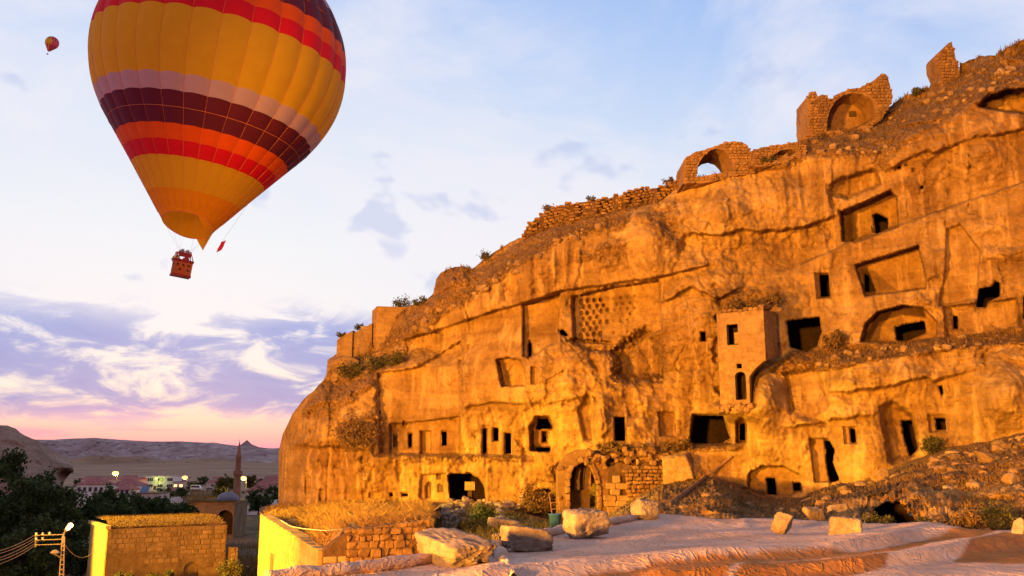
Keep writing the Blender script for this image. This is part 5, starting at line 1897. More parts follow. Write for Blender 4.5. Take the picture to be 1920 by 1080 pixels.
V, F = slab([(1056, 990), (1056, 880), (1070, 862), (1093, 850), (1118, 866), (1132, 890), (1132, 990)], [[(1113, 990), (1112, 925), (1118, 908), (1124, 908), (1127, 925), (1127, 990)]],
            lambda x, y: atv(x, y, YP) + Vector((0, 2.7, 0)), lambda x, y: atv(x, y, YP) + Vector((0, 3.1, 0)))
part('inner_wall', V, F, M_ASH, portal)
for x0, x1, yt in ((1079, 1090, 872), (1099, 1112, 866)):
    V, F = slab([(x0, 920), (x0 + 2, yt + 22), (x0 + 6, yt + 4), (x1 + 3, yt), (x1, yt + 26), (x1, 920)], [], lambda x, y: atv(x, y, YP) + Vector((0, 1.7, 0)), lambda x, y: atv(x, y, YP) + Vector((0, 2.68, 0)))
    part('inner_rib', V, F, M_ASH, portal)
wpoly = [(1141, 985), (1141, 876), (1160, 868), (1190, 872), (1226, 862), (1246, 868), (1252, 905), (1210, 940), (1190, 975)]
V, F = slab(rough_outline(wpoly, 7, 1.2, 8), [], lambda x, y: atv(x, y, YP - .3), lambda x, y: atv(x, y, YP - .3) + Vector((0, 3, 0)))
part('rubble_core', V, F, M_MORT, portal)
scatter_face(portal, AS, [(1141, 985), (1141, 884), (1160, 884), (1172, 905), (1176, 940), (1170, 985)], YP - .36, (19, 13), 1.0, proud=.10)
scatter_face(portal, RS, [(1168, 985), (1172, 900), (1162, 880), (1190, 874), (1226, 864), (1246, 870), (1250, 905), (1208, 940), (1188, 978)], YP - .40, (11, 9), 1.0, proud=.18, jit=.15)
for k in range(34):                       # broken heap on top of the wall
    x = random.uniform(1100, 1250); y = 846 + abs(x - 1150) * .10 + random.uniform(-4, 18)
    put_stone(RS, 'stone', portal, atv(x, y, YP + random.uniform(-.5, .3)), tuple(random.uniform(.22, .5) for _ in range(3)), random.uniform(0, 3), .5)

# ---- terrace with the blazing wall and the rubble wall
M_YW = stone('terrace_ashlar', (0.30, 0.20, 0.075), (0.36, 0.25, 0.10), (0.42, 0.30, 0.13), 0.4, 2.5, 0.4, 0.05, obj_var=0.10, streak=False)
YS = stone_set('block', M_YW, 5, 400)
WA, WB = atv(488, 968, 58), atv(596, 1037, 39.6)
WCc, WD = atv(606, 1034, 39.4), atv(814, 980, 41.2)
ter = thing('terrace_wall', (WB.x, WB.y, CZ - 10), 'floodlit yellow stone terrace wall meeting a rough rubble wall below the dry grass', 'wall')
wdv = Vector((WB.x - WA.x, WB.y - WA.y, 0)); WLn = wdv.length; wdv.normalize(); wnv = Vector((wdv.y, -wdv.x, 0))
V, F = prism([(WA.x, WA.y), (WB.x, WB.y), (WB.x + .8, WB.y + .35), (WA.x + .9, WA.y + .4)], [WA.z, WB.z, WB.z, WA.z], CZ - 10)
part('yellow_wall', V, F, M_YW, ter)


def WP(x, z, d_=0.0):
    v = Vector((WA.x, WA.y, 0)) + wdv * x + wnv * d_
    return (v.x, v.y, z)


wtop = lambda x: WA.z + (WB.z - WA.z) * x / WLn
doorx = 6.2
courses(ter, YS, WP, math.atan2(wdv.y, wdv.x), 0, WLn, CZ - 8.2, CZ - 3.2, (.42, .5), (.8, 1.3), .25, .010, .018, top=wtop,
        skip=lambda x, z, w_, h_: abs(x - doorx) < .55 + w_ / 2 and z < CZ - 4.9, jit=.003, name='block')
MB().box(Vector(WP(doorx, CZ - 6.0, -.02)), (1.0, .1, 2.2), math.atan2(wdv.y, wdv.x)).build('door', M_DOORW, ter)
for k in range(14):
    put_stone(YS, 'coping', ter, WP(.7 + k * 1.4, wtop(.7 + k * 1.4) + .06, -.32), (1.38, .72, .16), math.atan2(wdv.y, wdv.x), .004)
rdv = Vector((WD.x - WCc.x, WD.y - WCc.y, 0)); RLn = rdv.length; rdv.normalize(); rnv = Vector((rdv.y, -rdv.x, 0))


def RP(x, z, d_=0.0):
    v = Vector((WCc.x, WCc.y, 0)) + rdv * x + rnv * d_
    return (v.x, v.y, z)


zq = lambda px, py: atv(px, py, 40.6).z
rtop = lambda x: (zq(608, 1030) + (zq(640, 996) - zq(608, 1030)) * x / .9 if x < .9 else zq(640, 996) + (zq(812, 980) - zq(640, 996)) * (x - .9) / (RLn - .9))
V = [RP(0, CZ - 10), RP(RLn, CZ - 10), RP(RLn, rtop(RLn) - .05), RP(.95, rtop(.95) - .05), RP(.5, rtop(.5)), RP(0, rtop(0))]
V2 = [RP(0, CZ - 10, -.7), RP(RLn, CZ - 10, -.7), RP(RLn, rtop(RLn) - .05, -.7), RP(.95, rtop(.95) - .05, -.7), RP(.5, rtop(.5), -.7), RP(0, rtop(0), -.7)]
part('rubble_wall_core', V + V2, [(0, 1, 2, 3, 4, 5), (11, 10, 9, 8, 7, 6), (1, 7, 8, 2), (2, 8, 9, 3), (3, 9, 10, 4), (4, 10, 11, 5), (5, 11, 6, 0)], M_MORT, ter)
courses(ter, RS, RP, math.atan2(rdv.y, rdv.x), 1.0, RLn, CZ - 6.2, CZ - 2.3, (.22, .38), (.24, .60), .42, .14, -.04, top=rtop, jit=.10, name='rubble_stone')
courses(ter, YS, RP, math.atan2(rdv.y, rdv.x), 0, 1.0, CZ - 6.2, CZ - 3.8, (.4, .5), (.5, .9), .3, .02, .02, top=lambda x: rtop(0), jit=.01, name='block')
for k in range(16):
    x = 1.1 + (RLn - 1.1) * k / 15.5
    put_stone(RS, 'rubble_stone', ter, RP(x, rtop(x) + .02, -.25), (.36, .5, .22), math.atan2(rdv.y, rdv.x), .15)
# thin cable that runs along the wall head and down
cab = [WP(6, wtop(6) + .22, -.4), WP(9, wtop(9) + .15, -.5), WP(12, wtop(12) + .30, -.6), WP(15.5, wtop(15.5) + .5, -1.0), WP(17.8, wtop(17.8) + .75, -1.4), WP(18.6, wtop(18.6) + .2, -1.3), RP(.25, CZ - 4.6, .06), RP(.3, CZ - 8, .06)]
MB().tube(cab, .022, 6).build('cable', simple('pale_cable', (0.55, 0.45, 0.33), 0.6, 0.05), None, label='thin pale cable strung along the terrace wall head and down its corner', cat='cable')

# ================================================================== foreground roof, tarpaulin and boulders
ZT = -1.42
EDGE = [(470, 1100), (560, 1090), (640, 1081), (770, 1062), (900, 1042), (945, 1029), (1040, 1003), (1060, 998), (1135, 987), (1205, 972), (1240, 967), (1300, 972), (1350, 978),
        (1420, 975), (1480, 977), (1540, 981), (1600, 985), (1680, 990), (1745, 998), (1800, 1006), (1900, 1010), (2100, 1014)]
tx_ = np.arange(440, 2240, 4.0); ty_ = np.arange(950, 1200, 2.0)
TX, TYP = np.meshgrid(tx_, ty_)
ed = np.interp(TX, *zip(*EDGE))
over = np.maximum(0, ed - TYP)
TPY = np.maximum(TYP, ed)
Pt = atz(TX, TPY, ZT)
dz_ = 0.007 * fbm(np.stack([Pt[..., 0] / 1.1, Pt[..., 1] / 1.9, 0 * TX], -1), 4)
wr = np.stack([(Pt[..., 0] * .35 + Pt[..., 1] * .94) / .55, (Pt[..., 0] * .94 - Pt[..., 1] * .35) / 4.5, 0 * TX], -1)
dz_ = dz_ + 0.005 * ridged(wr, 3) + 0.004 * ridged(wr * 3.1 + 4, 2)


def fold(pts_, h, wfar, wnear):
    yl = np.interp(TX, *zip(*pts_))
    s = TPY - yl
    e = sstep(TX, pts_[0][0] - 60, pts_[0][0] + 60) * (1 - sstep(TX, pts_[-1][0] - 40, pts_[-1][0] + 60))
    hh = h * (0.8 + 0.3 * fbm(np.stack([TX / 150, 0 * TX, 0 * TX + h * 50], -1), 2))
    return hh * e * np.where(s < 0, np.exp(-(s / wfar) ** 2), np.exp(-(s / wnear) ** 2))


dz_ = dz_ + fold([(860, 1100), (1080, 1078), (1250, 1064), (1400, 1054), (1560, 1042), (1670, 1026), (1730, 1008), (1790, 1010)], .20, 30, 4.5)
dz_ = dz_ + fold([(1200, 1096), (1450, 1078), (1620, 1068), (1740, 1052), (1830, 1030), (1930, 1022), (2080, 1018)], .19, 26, 4.5)
dz_ = dz_ + fold([(1500, 1120), (1700, 1092), (1850, 1086), (2080, 1092)], .12, 20, 9)
dz_ = dz_ + fold([(930, 1072), (1060, 1046), (1190, 1018), (1300, 994)], .05, 14, 7)
dz_ = dz_ + fold([(1360, 1004), (1480, 1016), (1600, 1020), (1720, 1026)], .05, 10, 6)
dz_ = dz_ + fold([(1390, 985), (1396, 984), (1402, 985)], .09, 5, 5) * np.exp(-((TX - 1396) / 14) ** 2)
dz_ = dz_ + .06 * np.exp(-((ed - TPY) / 7.0) ** 2) * (TX > 1230)
Pt[..., 2] += dz_
hang = np.clip(over / 20.0, 0, 1.5)
Pt[..., 2] -= hang * .55
Pt[..., 1] += hang * .12
Pt[..., 0] -= hang * .12
kp = over < 30
ii, kk = np.nonzero(kp[:-1, :-1] & kp[1:, :-1] & kp[:-1, 1:] & kp[1:, 1:])
W = len(tx_)
q = np.stack([ii * W + kk, (ii + 1) * W + kk, (ii + 1) * W + kk + 1, ii * W + kk + 1], 1)
used, inv = np.unique(q.ravel(), return_inverse=True)
m, t, b, o = mat_base('tarpaulin')
p = pos(t)
c = t.ramp(t.noise(p, .9, 5, .6), [(.3, (.44, .275, .18)), (.5, (.54, .355, .245)), (.7, (.62, .44, .325))])
c = t.mix(t.math('MULTIPLY', t.smooth(t.noise(t.mapping(p, (1.0, .35, 1), (0, 0, .4)), 2.2, 5, .65), .54, .70), .55), c, (.34, .22, .155))
glowfac = t.new('ShaderNodeAttribute', attribute_name='foldglow').outputs['Fac']
c = t.mix(glowfac, c, t.ramp(t.noise(p, 2.0, 4, .6), [(.3, (.25, .095, .014)), (.7, (.37, .155, .025))]))  # floodlit fold faces painted in orange brown
t.put(b.inputs['Base Color'], c)
b.inputs['Roughness'].default_value = .7
wv = t.new('ShaderNodeTexWave', wave_type='BANDS'); t.put(wv.inputs[0], t.mapping(p, (1, 1, 1), (0, 0, 1.2)))
wv.inputs['Scale'].default_value = 2.2; wv.inputs['Distortion'].default_value = 6.0; wv.inputs['Detail'].default_value = 3
cr1 = t.math('ABSOLUTE', t.math('SUBTRACT', t.noise(t.mapping(p, (1.0, .35, 1), (0, 0, .5)), 2.6, 3, .55, .6), .5))
cr2 = t.math('ABSOLUTE', t.math('SUBTRACT', t.noise(t.mapping(p, (.5, 1.0, 1), (0, 0, -.3)), 3.4, 3, .55, .6), .5))
crease = t.math('ADD', t.smooth(cr1, 0.0, 0.05), t.math('MULTIPLY', t.smooth(cr2, 0.0, 0.04), .7))
hgt = t.math('ADD', t.noise(t.mapping(p, (1.0, .4, 1), (0, 0, .35)), 6.0, 5, .6), t.math('MULTIPLY', crease, -.35))
t.put(b.inputs['Normal'], t.bump(hgt, .75, .06))
M_TARP = m
TARP = part('tarpaulin', Pt.reshape(-1, 3)[used], inv.reshape(-1, 4), M_TARP, None, smooth=True,
            label='wide wrinkled pinkish tarpaulin spread over the foreground roof and weighed down by boulders', cat='tarpaulin')


# orange floodlight on the fold faces, put into the sheet's colour
un = np.zeros_like(TX)  # mask of the floodlit fold faces
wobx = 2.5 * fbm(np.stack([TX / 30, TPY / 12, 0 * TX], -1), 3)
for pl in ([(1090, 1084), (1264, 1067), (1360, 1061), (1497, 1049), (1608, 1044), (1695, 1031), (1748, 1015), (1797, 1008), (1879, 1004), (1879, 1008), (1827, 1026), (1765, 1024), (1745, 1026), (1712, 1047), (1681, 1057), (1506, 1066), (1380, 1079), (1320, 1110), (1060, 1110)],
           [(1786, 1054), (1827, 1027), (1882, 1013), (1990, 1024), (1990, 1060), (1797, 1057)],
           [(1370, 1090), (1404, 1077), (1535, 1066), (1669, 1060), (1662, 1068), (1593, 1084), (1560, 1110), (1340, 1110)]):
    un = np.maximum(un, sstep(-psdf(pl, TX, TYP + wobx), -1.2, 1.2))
fold_attr = TARP.data.attributes.new('foldglow', 'FLOAT', 'POINT')
fold_attr.data.foreach_set('value', un.reshape(-1)[used].astype(np.float32))


def tz_at(px, py):
    i = int(np.clip(round((py - ty_[0]) / 2.0), 0, len(ty_) - 1)); j = int(np.clip(round((px - tx_[0]) / 4.0), 0, len(tx_) - 1))
    return Vector(Pt[i, j])


# rolled edge of the tarpaulin
rp, rr_ = [], []
for k, s in enumerate(np.linspace(0, 1, 90)):
    px = 500 + (1215 - 500) * s
    py = float(np.interp(px, *zip(*EDGE)))
    v = Vector(atz(px, py, ZT).tolist())
    n_ = fbm(np.array([[s * 14, 0, 5.5]]), 3)[0]
    v += Vector((.05 * n_, 0, .07 + .03 * fbm(np.array([[s * 9, 3, 1.5]]), 2)[0]))
    rp.append(v); rr_.append(.088 + .05 * n_)
mbr = MB().tube(rp, rr_, 16)
Vr = np.concatenate(mbr.V)
Vr += .028 * ridged(Vr * np.array([2.2, 2.2, 7.0]) + 3, 2)[:, None] * np.array([0, 0, 1])
part('rolled_hem', Vr, mbr.F, M_TARP, TARP, smooth=True)
# loose flap beside the big block
V, F = [], []
for i in range(10):
    for k in range(7):
        base = Vector(atz(922 + k * 4.2 + i * 3.4, 1040 + i * 7.0 - k * 1.0, ZT).tolist())
        V.append(base + Vector((0, 0, .05 + .10 * math.sin(k / 6 * math.pi) + .03 * math.sin(i * 2.1 + k))))
for i in range(9):
    for k in range(6):
        a_ = i * 7 + k
        F.append((a_, a_ + 1, a_ + 8, a_ + 7))
part('loose_flap', V, F, M_TARP, TARP, smooth=True)

# the flat roof under it
pA, pB = Vector(atz(480, 1084, ZT).tolist()), Vector(atz(1215, 974, ZT).tolist())
pC = Vector(atz(2060, 1018, ZT).tolist())
V, F = prism([(pA.x + .12, pA.y), (pB.x, pB.y - .15), (pC.x, pC.y - .1), (pC.x + 1, -4), (pA.x - .5, -4)][::-1], CZ + ZT - .10, CZ - 9)
part('flat_roof', V, F, M_HMORT, None, kind='structure')

M_BOUL = stone('pale_boulder', (0.22, 0.155, 0.11), (0.31, 0.23, 0.17), (0.40, 0.31, 0.24), 1.6, 7.0, 0.9, 0.06, streak=True)


def ico(sub):
    import bmesh
    bm = bmesh.new()
    bmesh.ops.create_icosphere(bm, subdivisions=sub, radius=1.0)
    V = np.array([v.co[:] for v in bm.verts]); F = [tuple(v.index for v in f.verts) for f in bm.faces]
    bm.free()
    return V, F


ICO = {k: ico(k) for k in (2, 3, 5)}


def rock_shape(seed, sub=5, planes=15, rough_=.06, boxy=0.0):
    r = np.random.default_rng(seed)
    V, F = ICO[sub]
    n = r.normal(size=(planes, 3)); n /= np.linalg.norm(n, axis=1)[:, None]
    dd = r.uniform(.70, 1.0, planes)
    if boxy:
        bn = np.array([[1, 0, 0], [-1, 0, 0], [0, 1, 0], [0, -1, 0], [0, 0, 1], [0, 0, -1.0]]) + r.normal(size=(6, 3)) * .10
        bn /= np.linalg.norm(bn, axis=1)[:, None]
        n = np.concatenate([bn, n]); dd = np.concatenate([r.uniform(.60, .68, 6), dd + boxy])
    pr = np.maximum(V @ n.T, 1e-3)
    ratio = dd[None, :] / pr
    sharp = 26.0
    rad = -np.log(np.exp(-sharp * np.minimum(ratio, 3)).sum(1)) / sharp
    rad = rad + rough_ * 1.6 * fbm(V * 2.3 + seed, 4) + rough_ * ridged(V * 6.0 + seed, 3)
    return V * rad[:, None], F


def boulder(px, py, w_px, h_px, label, seed, depth=1.0, rz=0.0, ry=0.0, boxy=.1, name='boulder', group='boulders weighing down the tarpaulin', z=ZT, m=None, rx=0.0):
    """px, py: centre of its foot on the tarpaulin"""
    base = Vector(atz(px, py, z).tolist())
    k = base.y / FPX
    V, F = rock_shape(seed, 5, boxy=boxy)
    V = V / (V.max(0) - V.min(0)) * np.array([1, 1, 1])
    V = V * np.array([w_px * k, w_px * k * depth, h_px * k])
    Rm = np.array(Euler((rx, ry, rz)).to_matrix())
    V = V @ Rm.T
    V[:, 2] -= V[:, 2].min() + .03
    V = V + np.array(base)
    return part(name, V, F, m or M_BOUL, None, smooth=True, label=label, cat='boulder', group=group)


boulder(845, 1056, 262, 52, 'biggest long cut stone block, lying at the left end of the tarpaulin', 3, .34, -1.12, .04, .22)
boulder(990, 1034, 92, 44, 'rounded pale boulder second from the left on the tarpaulin edge', 12, .75, .3, .12, .02)
boulder(1097, 1009, 76, 54, 'tall wedge shaped boulder in front of the stone arch', 23, .8, .5, -.1, .08)
boulder(1209, 974, 46, 38, 'small square boulder at the far corner of the rolled tarpaulin edge', 31, .8, .4, .12, .05)
boulder(1463, 1005, 44, 46, 'pointed greyish boulder standing on the middle of the tarpaulin', 47, .8, .2, .05, .0)
boulder(1587, 1013, 58, 44, 'whitish angular boulder on the tarpaulin left of the low cave', 52, .8, -.3, .1, .1)
boulder(1776, 1008, 44, 20, 'flat white boulder on the tarpaulin just right of the low cave', 61, .8, .2, -.15, .0)
boulder(1917, 1016, 36, 46, 'rounded boulder cut by the right edge of the picture', 70, .9, .2, .1, .0)
boulder(1604, 985, 14, 16, 'tiny orange stone behind the whitish angular boulder', 81, .8, .2, .3, .0)


def ground_rock(px, py, w_px, h_px, label, seed, group, name='rock', depth=.8, m=None, boxy=.05, cat='rock', sub=3, sink=.12):
    base = surf(px, py)
    k = base.y / FPX
    V, F = rock_shape(seed, sub, boxy=boxy)
    V = V / (V.max(0) - V.min(0)) * np.array([w_px * k, w_px * k * depth, h_px * k])
    a_ = random.uniform(-.5, .5)
    V = V @ np.array(Euler((0, random.uniform(-.2, .2), a_)).to_matrix()).T
    V[:, 2] -= V[:, 2].min() + sink * h_px * k
    return part(name, V + np.array(base), F, m or M_CLIFF2, None, smooth=sub > 2, label=label, cat=cat, group=group)


M_CRAG = stone('dark_crag_rock', (0.05, 0.027, 0.01), (0.11, 0.06, 0.022), (0.20, 0.115, 0.045), .8, 3.0, .9, .12, streak=False)
M_CLIFF2 = stone('loose_rock', (0.215, 0.125, 0.05), (0.30, 0.185, 0.08), (0.37, 0.25, 0.12), .6, 4.0, .7, .08, obj_var=.3, streak=False)
ground_rock(942, 994, 60, 22, 'flat pinkish rock slab lying beyond the rolled tarpaulin edge', 5, None, 'rock_slab', .6, M_BOUL, .2, 'rock')
ground_rock(940, 1016, 38, 16, 'small pale block right under the flat pinkish slab', 6, None, 'rock', .6, M_BOUL, .3, 'rock')
ground_rock(1272, 905, 62, 56, 'upright squarish rock block right of the rubble masonry wall', 15, None, 'rock_block', .8, M_CLIFF2, .3, 'rock', 5, .1)
ground_rock(1533, 984, 50, 36, 'rounded lit rock at the left of the low cave mouth', 16, None, 'rock', .8, M_CLIFF2, .0, 'rock', 5)
ground_rock(1572, 962, 40, 18, 'small grey lavender slab leaning above the rounded lit rock', 17, None, 'rock_slab', .8, M_BOUL, .1, 'rock', 5)
ground_rock(1897, 912, 36, 30, 'craggy knob of rock near the right edge above the low cave', 18, None, 'rock', .8, M_CLIFF2, .0, 'rock', 5)
ground_rock(1855, 870, 60, 26, 'broad flat boulder high on the right rubble slope', 19, None, 'rock', .8, M_CLIFF2, .0, 'rock', 5)
ground_rock(1650, 905, 34, 32, 'pointed pinkish rock at the foot of the tall right doorway', 20, None, 'rock', .7, M_CLIFF2, .0, 'rock', 5)
# dark crag on the shoulder skyline
Yc = field(640, 690)
Vc, Fc2 = rock_shape(94, 5, 16, .10, .0)
Vc = Vc / (Vc.max(0) - Vc.min(0)) * np.array([64, 60, 36]) * Yc / FPX
part('crag', Vc + np.array(atv(642, 684, Yc + .2)), Fc2, M_CLIFF2, None, smooth=True, label='overhanging rock under the lowest retaining wall', cat='rock')

# loose stones: shared shapes, each one an object
RK = []
for k in range(7):
    V, F = rock_shape(500 + k, 2, 9, .05, .05)
    V = V / (V.max(0) - V.min(0))
    me = mesh_np('loose_stone', V, F, False); me.materials.append(M_CLIFF2)
    RK.append(me)
RKP = []
for k in range(4):
    V, F = rock_shape(540 + k, 2, 9, .05, .1)
    me = mesh_np('loose_stone', V / (V.max(0) - V.min(0)), F, False); me.materials.append(M_BOUL)
    RKP.append(me)


LOOSE = []


def loose(px, py, w_px, me_list, label, group):
    LOOSE.append((w_px + random.random(), px, py, w_px, me_list, label, group))


def lay_loose():
    """the largest stones are objects of their own, the small ones one mass of rubble"""
    LOOSE.sort(key=lambda q_: -q_[0])
    small = MB()
    for n_, (_, px, py, w_px, me_list, label, group) in enumerate(LOOSE):
        base = surf(px, py)
        s = w_px * base.y / FPX
        me = random.choice(me_list)
        sc_ = (s * random.uniform(.8, 1.2), s * random.uniform(.7, 1.1), s * random.uniform(.5, .85))
        rot = (random.uniform(-.4, .4), random.uniform(-.4, .4), random.uniform(0, 6.28))
        loc = base + Vector((0, 0, s * .12))
        if n_ < 285:
            o = bpy.data.objects.new('loose_stone', me)
            o.scale = sc_; o.rotation_euler = rot; o.location = loc
            COL.objects.link(o)
            tag(o, label, 'stone', group)
        else:
            V = np.empty(len(me.vertices) * 3, dtype=np.float32); me.vertices.foreach_get('co', V)
            V = (V.reshape(-1, 3) * np.array(sc_)) @ np.array(Euler(rot).to_matrix()).T + np.array(loc)
            small.add(V, [tuple(p_.vertices) for p_ in me.polygons])
    small.build('small_rubble', M_CLIFF2, None, kind='stuff', label='small broken rubble scattered over the slopes and ledges of the cliff', cat='rubble')


def inpoly(poly):
    p = np.asarray(poly, float)
    while True:
        x, y = random.uniform(p[:, 0].min(), p[:, 0].max()), random.uniform(p[:, 1].min(), p[:, 1].max())
        if psdf(poly, np.array([x]), np.array([y]))[0] < 0:
            return x, y


SL = [(1230, 960), (1260, 925), (1400, 935), (1500, 940), (1600, 908), (1720, 872), (1850, 835), (1918, 820), (1918, 960), (1820, 940), (1700, 905), (1580, 940), (1520, 965), (1380, 965)]
for k in range(230):
    x, y = inpoly(SL)
    loose(x, y, random.choice((6, 7, 8, 9, 11, 13, 16, 20)), RK, 'brown weathered stone among many on the rubble slope below the right caves', 'loose stones on the right rubble slope')
for k in range(40):
    x, y = inpoly([(1235, 965), (1300, 930), (1400, 950), (1500, 962), (1500, 975), (1350, 974)])
    loose(x, y, random.choice((7, 9, 12)), RK, 'brown rubble stone in the dark heap just behind the tarpaulin edge', 'rubble behind the tarpaulin')
HP_ = [(815, 962), (840, 940), (915, 940), (985, 930), (1000, 955), (960, 985), (880, 985), (830, 990)]
for k in range(70):
    x, y = inpoly(HP_)
    loose(x, y, random.choice((8, 11, 14, 18, 24)), RKP, 'pale pink broken stone in the rubble heap below the big cave', 'rubble heap below the big cave')
for k in range(40):
    x, y = inpoly([(1470, 690), (1540, 672), (1620, 655), (1760, 640), (1900, 625), (1900, 645), (1760, 655), (1620, 676), (1500, 700)])
    loose(x, y, random.choice((7, 9, 12, 16)), RK, 'brown stone lying along the ledge in front of the upper right caves', 'stones along the upper right ledge')

for k in range(70):
    x, y = inpoly([(640, 735), (700, 690), (770, 655), (880, 575), (975, 510), (1060, 455), (1170, 425), (1170, 412), (1060, 432), (960, 490), (880, 550), (800, 596), (700, 655), (625, 700)])
    loose(x, y, random.choice((6, 8, 10, 14, 18)), RK, 'brown stone on the sloping shoulder below the dry stone wall', 'stones on the cliff shoulder')
for k in range(60):
    x, y = inpoly([(1500, 295), (1600, 258), (1700, 200), (1800, 150), (1900, 110), (1915, 170), (1830, 188), (1700, 250), (1640, 290)])
    loose(x, y, random.choice((6, 8, 10, 14, 18)), RK, 'brown stone on the top slope below the lone masonry pillar', 'stones on the top slope')

lay_loose()

# block added to catch floodlight, standing in for a lit inner cave wall
bb = surf(880, 938)
cb = thing('stone_pier', atv(882, 940, 69.0) - Vector((0, 0, 1)), 'small square stone pier added to catch light inside the big dark cave', 'pier')
MB().box(atv(881, 911, 69.6), (.75, .5, .62)).build('pier_block', M_ASH, cb)
MB().box(atv(881, 930, 69.8), (.3, .3, 1.2)).build('pier_base', M_CAVE, cb)

# ================================================================== plants
def leaf_mat(name, c1, c2, trans=.25):
    m, t, b, o = mat_base(name)
    a = t.new('ShaderNodeAttribute', attribute_name='tint').outputs['Fac']
    c = t.mix(a, c1, c2)
    t.put(b.inputs['Base Color'], c)
    b.inputs['Roughness'].default_value = .7
    tr = t.new('ShaderNodeBsdfTranslucent'); t.put(tr.inputs[0], c)
    mx = t.new('ShaderNodeMixShader'); mx.inputs[0].default_value = trans
    t.put(mx.inputs[1], b.outputs[0]); t.put(mx.inputs[2], tr.outputs[0]); t.put(o.inputs[0], mx.outputs[0])
    return m


M_LEAF = leaf_mat('dark_leaf', (0.022, 0.036, 0.010), (0.085, 0.115, 0.030))
M_LEAF2 = leaf_mat('green_leaf', (0.030, 0.048, 0.012), (0.085, 0.115, 0.030))
M_DRY = leaf_mat('dry_leaf', (0.10, 0.055, 0.018), (0.22, 0.135, 0.045))
M_OLIVE = leaf_mat('olive_leaf', (0.045, 0.045, 0.014), (0.120, 0.105, 0.034))
M_GRASS = leaf_mat('golden_grass', (0.20, 0.105, 0.028), (0.46, 0.28, 0.085), .35)
M_GRASS2 = leaf_mat('brown_grass', (0.11, 0.060, 0.018), (0.27, 0.155, 0.048), .3)
M_BARK = simple('bark', (0.05, 0.032, 0.02), .95, .3, 4.0, .8, 12.0)


def leaves(C, n, size, rng, spread):
    """n leaf quads round the clump centres C (k, 3)"""
    k = rng.integers(0, len(C), n)
    P = C[k] + rng.normal(size=(n, 3)) * spread
    u = rng.normal(size=(n, 3)); u /= np.linalg.norm(u, axis=1)[:, None]
    v = np.cross(u, rng.normal(size=(n, 3))); v /= np.linalg.norm(v, axis=1)[:, None]
    s = size * rng.uniform(.6, 1.4, n)[:, None]
    V = np.stack([P - u * s * .5, P + v * s * .28, P + u * s * .5, P - v * s * .28], 1).reshape(-1, 3)
    F = np.arange(4 * n).reshape(-1, 4)
    tint = np.repeat(np.clip(rng.normal(.5, .22, n) + .25 * np.sin(k * 2.4), 0, 1), 4)
    return V, F, tint


def leafy(name, V, F, tint, m, parent):
    o = part(name, V, F, m, parent)
    a = o.data.attributes.new('tint', 'FLOAT', 'POINT')
    a.data.foreach_set('value', tint.astype(np.float32))
    return o


def tree(base, height, crown_w, label, n=6500, seed=0, m=None, leaf=.30, trunk_h=.28, group='dark trees in the valley', squash=.75):
    rng = np.random.default_rng(seed)
    r = random.Random(seed)
    base = Vector(base)
    t = thing('tree', base, label, 'tree', group)
    top = base + Vector((0, 0, height * trunk_h))
    mb = MB().tube([base - Vector((0, 0, .4)), base + Vector((.1, 0, height * .14)), top + Vector((-.1, .1, 0)), top + Vector((0, 0, height * .4))], [crown_w * .035, crown_w * .028, crown_w * .024, .03], 8)
    C = []
    cc = base + Vector((0, 0, height * (trunk_h + (1 - trunk_h) * .5)))
    rz = height * (1 - trunk_h) * .5
    nl = 34
    for k in range(nl):
        v = Vector((r.gauss(0, 1), r.gauss(0, 1), r.gauss(0, 1))).normalized()
        rad = r.uniform(.45, 1.0) ** .6
        p_ = cc + Vector((v.x * crown_w / 2 * rad, v.y * crown_w / 2 * rad, v.z * rz * rad))
        C.append(p_)
        if k < 14:
            mid = top.lerp(p_, .5) + Vector((0, 0, .2))
            mb.tube([top + Vector((0, 0, r.uniform(-.1, .3) * height * .3)), mid, p_], [crown_w * .014, crown_w * .009, .02], 5)
    mb.build('trunk', M_BARK, t)
    C = np.array(C)
    sub = np.repeat(C, 5, 0) + rng.normal(size=(len(C) * 5, 3)) * np.array([1, 1, squash]) * crown_w * .085
    V, F, ti = leaves(sub, n, leaf, rng, crown_w * .040)
    leafy('crown', V, F, ti, m or M_LEAF, t)
    return t


def tree_px(px, py_top, py_base, w_px, Y, label, **kw):
    b_ = atv(px, py_base, Y); tp_ = atv(px, py_top, Y)
    return tree(b_, tp_.z - b_.z, w_px * Y / FPX, label, **kw)


tree_px(6, 858, 1075, 140, 84, 'largest dark tree at the left edge under the rock outcrop', n=9000, seed=1, leaf=.36, trunk_h=.12)
tree_px(72, 888, 1065, 120, 80, 'second dark tree from the left edge, in front of the rock outcrop', n=8000, seed=2, leaf=.34, trunk_h=.12)
tree_px(136, 918, 1040, 95, 92, 'dark tree directly below the pointed end of the rock outcrop', n=7000, seed=3, leaf=.32, trunk_h=.14)
tree_px(190, 922, 1030, 95, 108, 'bushy dark tree below the long white house', n=7000, seed=4, leaf=.34, trunk_h=.14)
tree_px(243, 928, 1010, 80, 122, 'dark tree left of the flat roofed pink house', n=6000, seed=5, leaf=.34, trunk_h=.15)
tree_px(290, 936, 1005, 70, 134, 'dark tree in front of the flat roofed pink house', n=6000, seed=6, leaf=.34, trunk_h=.15)
tree_px(328, 938, 1003, 60, 150, 'dark tree left of the mosque hall', n=5000, seed=7, leaf=.36, trunk_h=.15)
tree_px(60, 985, 1110, 150, 66, 'dark tree low at the left behind the power pole', n=7000, seed=8, leaf=.30, trunk_h=.1)
tree_px(150, 965, 1095, 90, 72, 'dark shrubby tree just behind the stone house end wall', n=6000, seed=9, leaf=.28, trunk_h=.1)
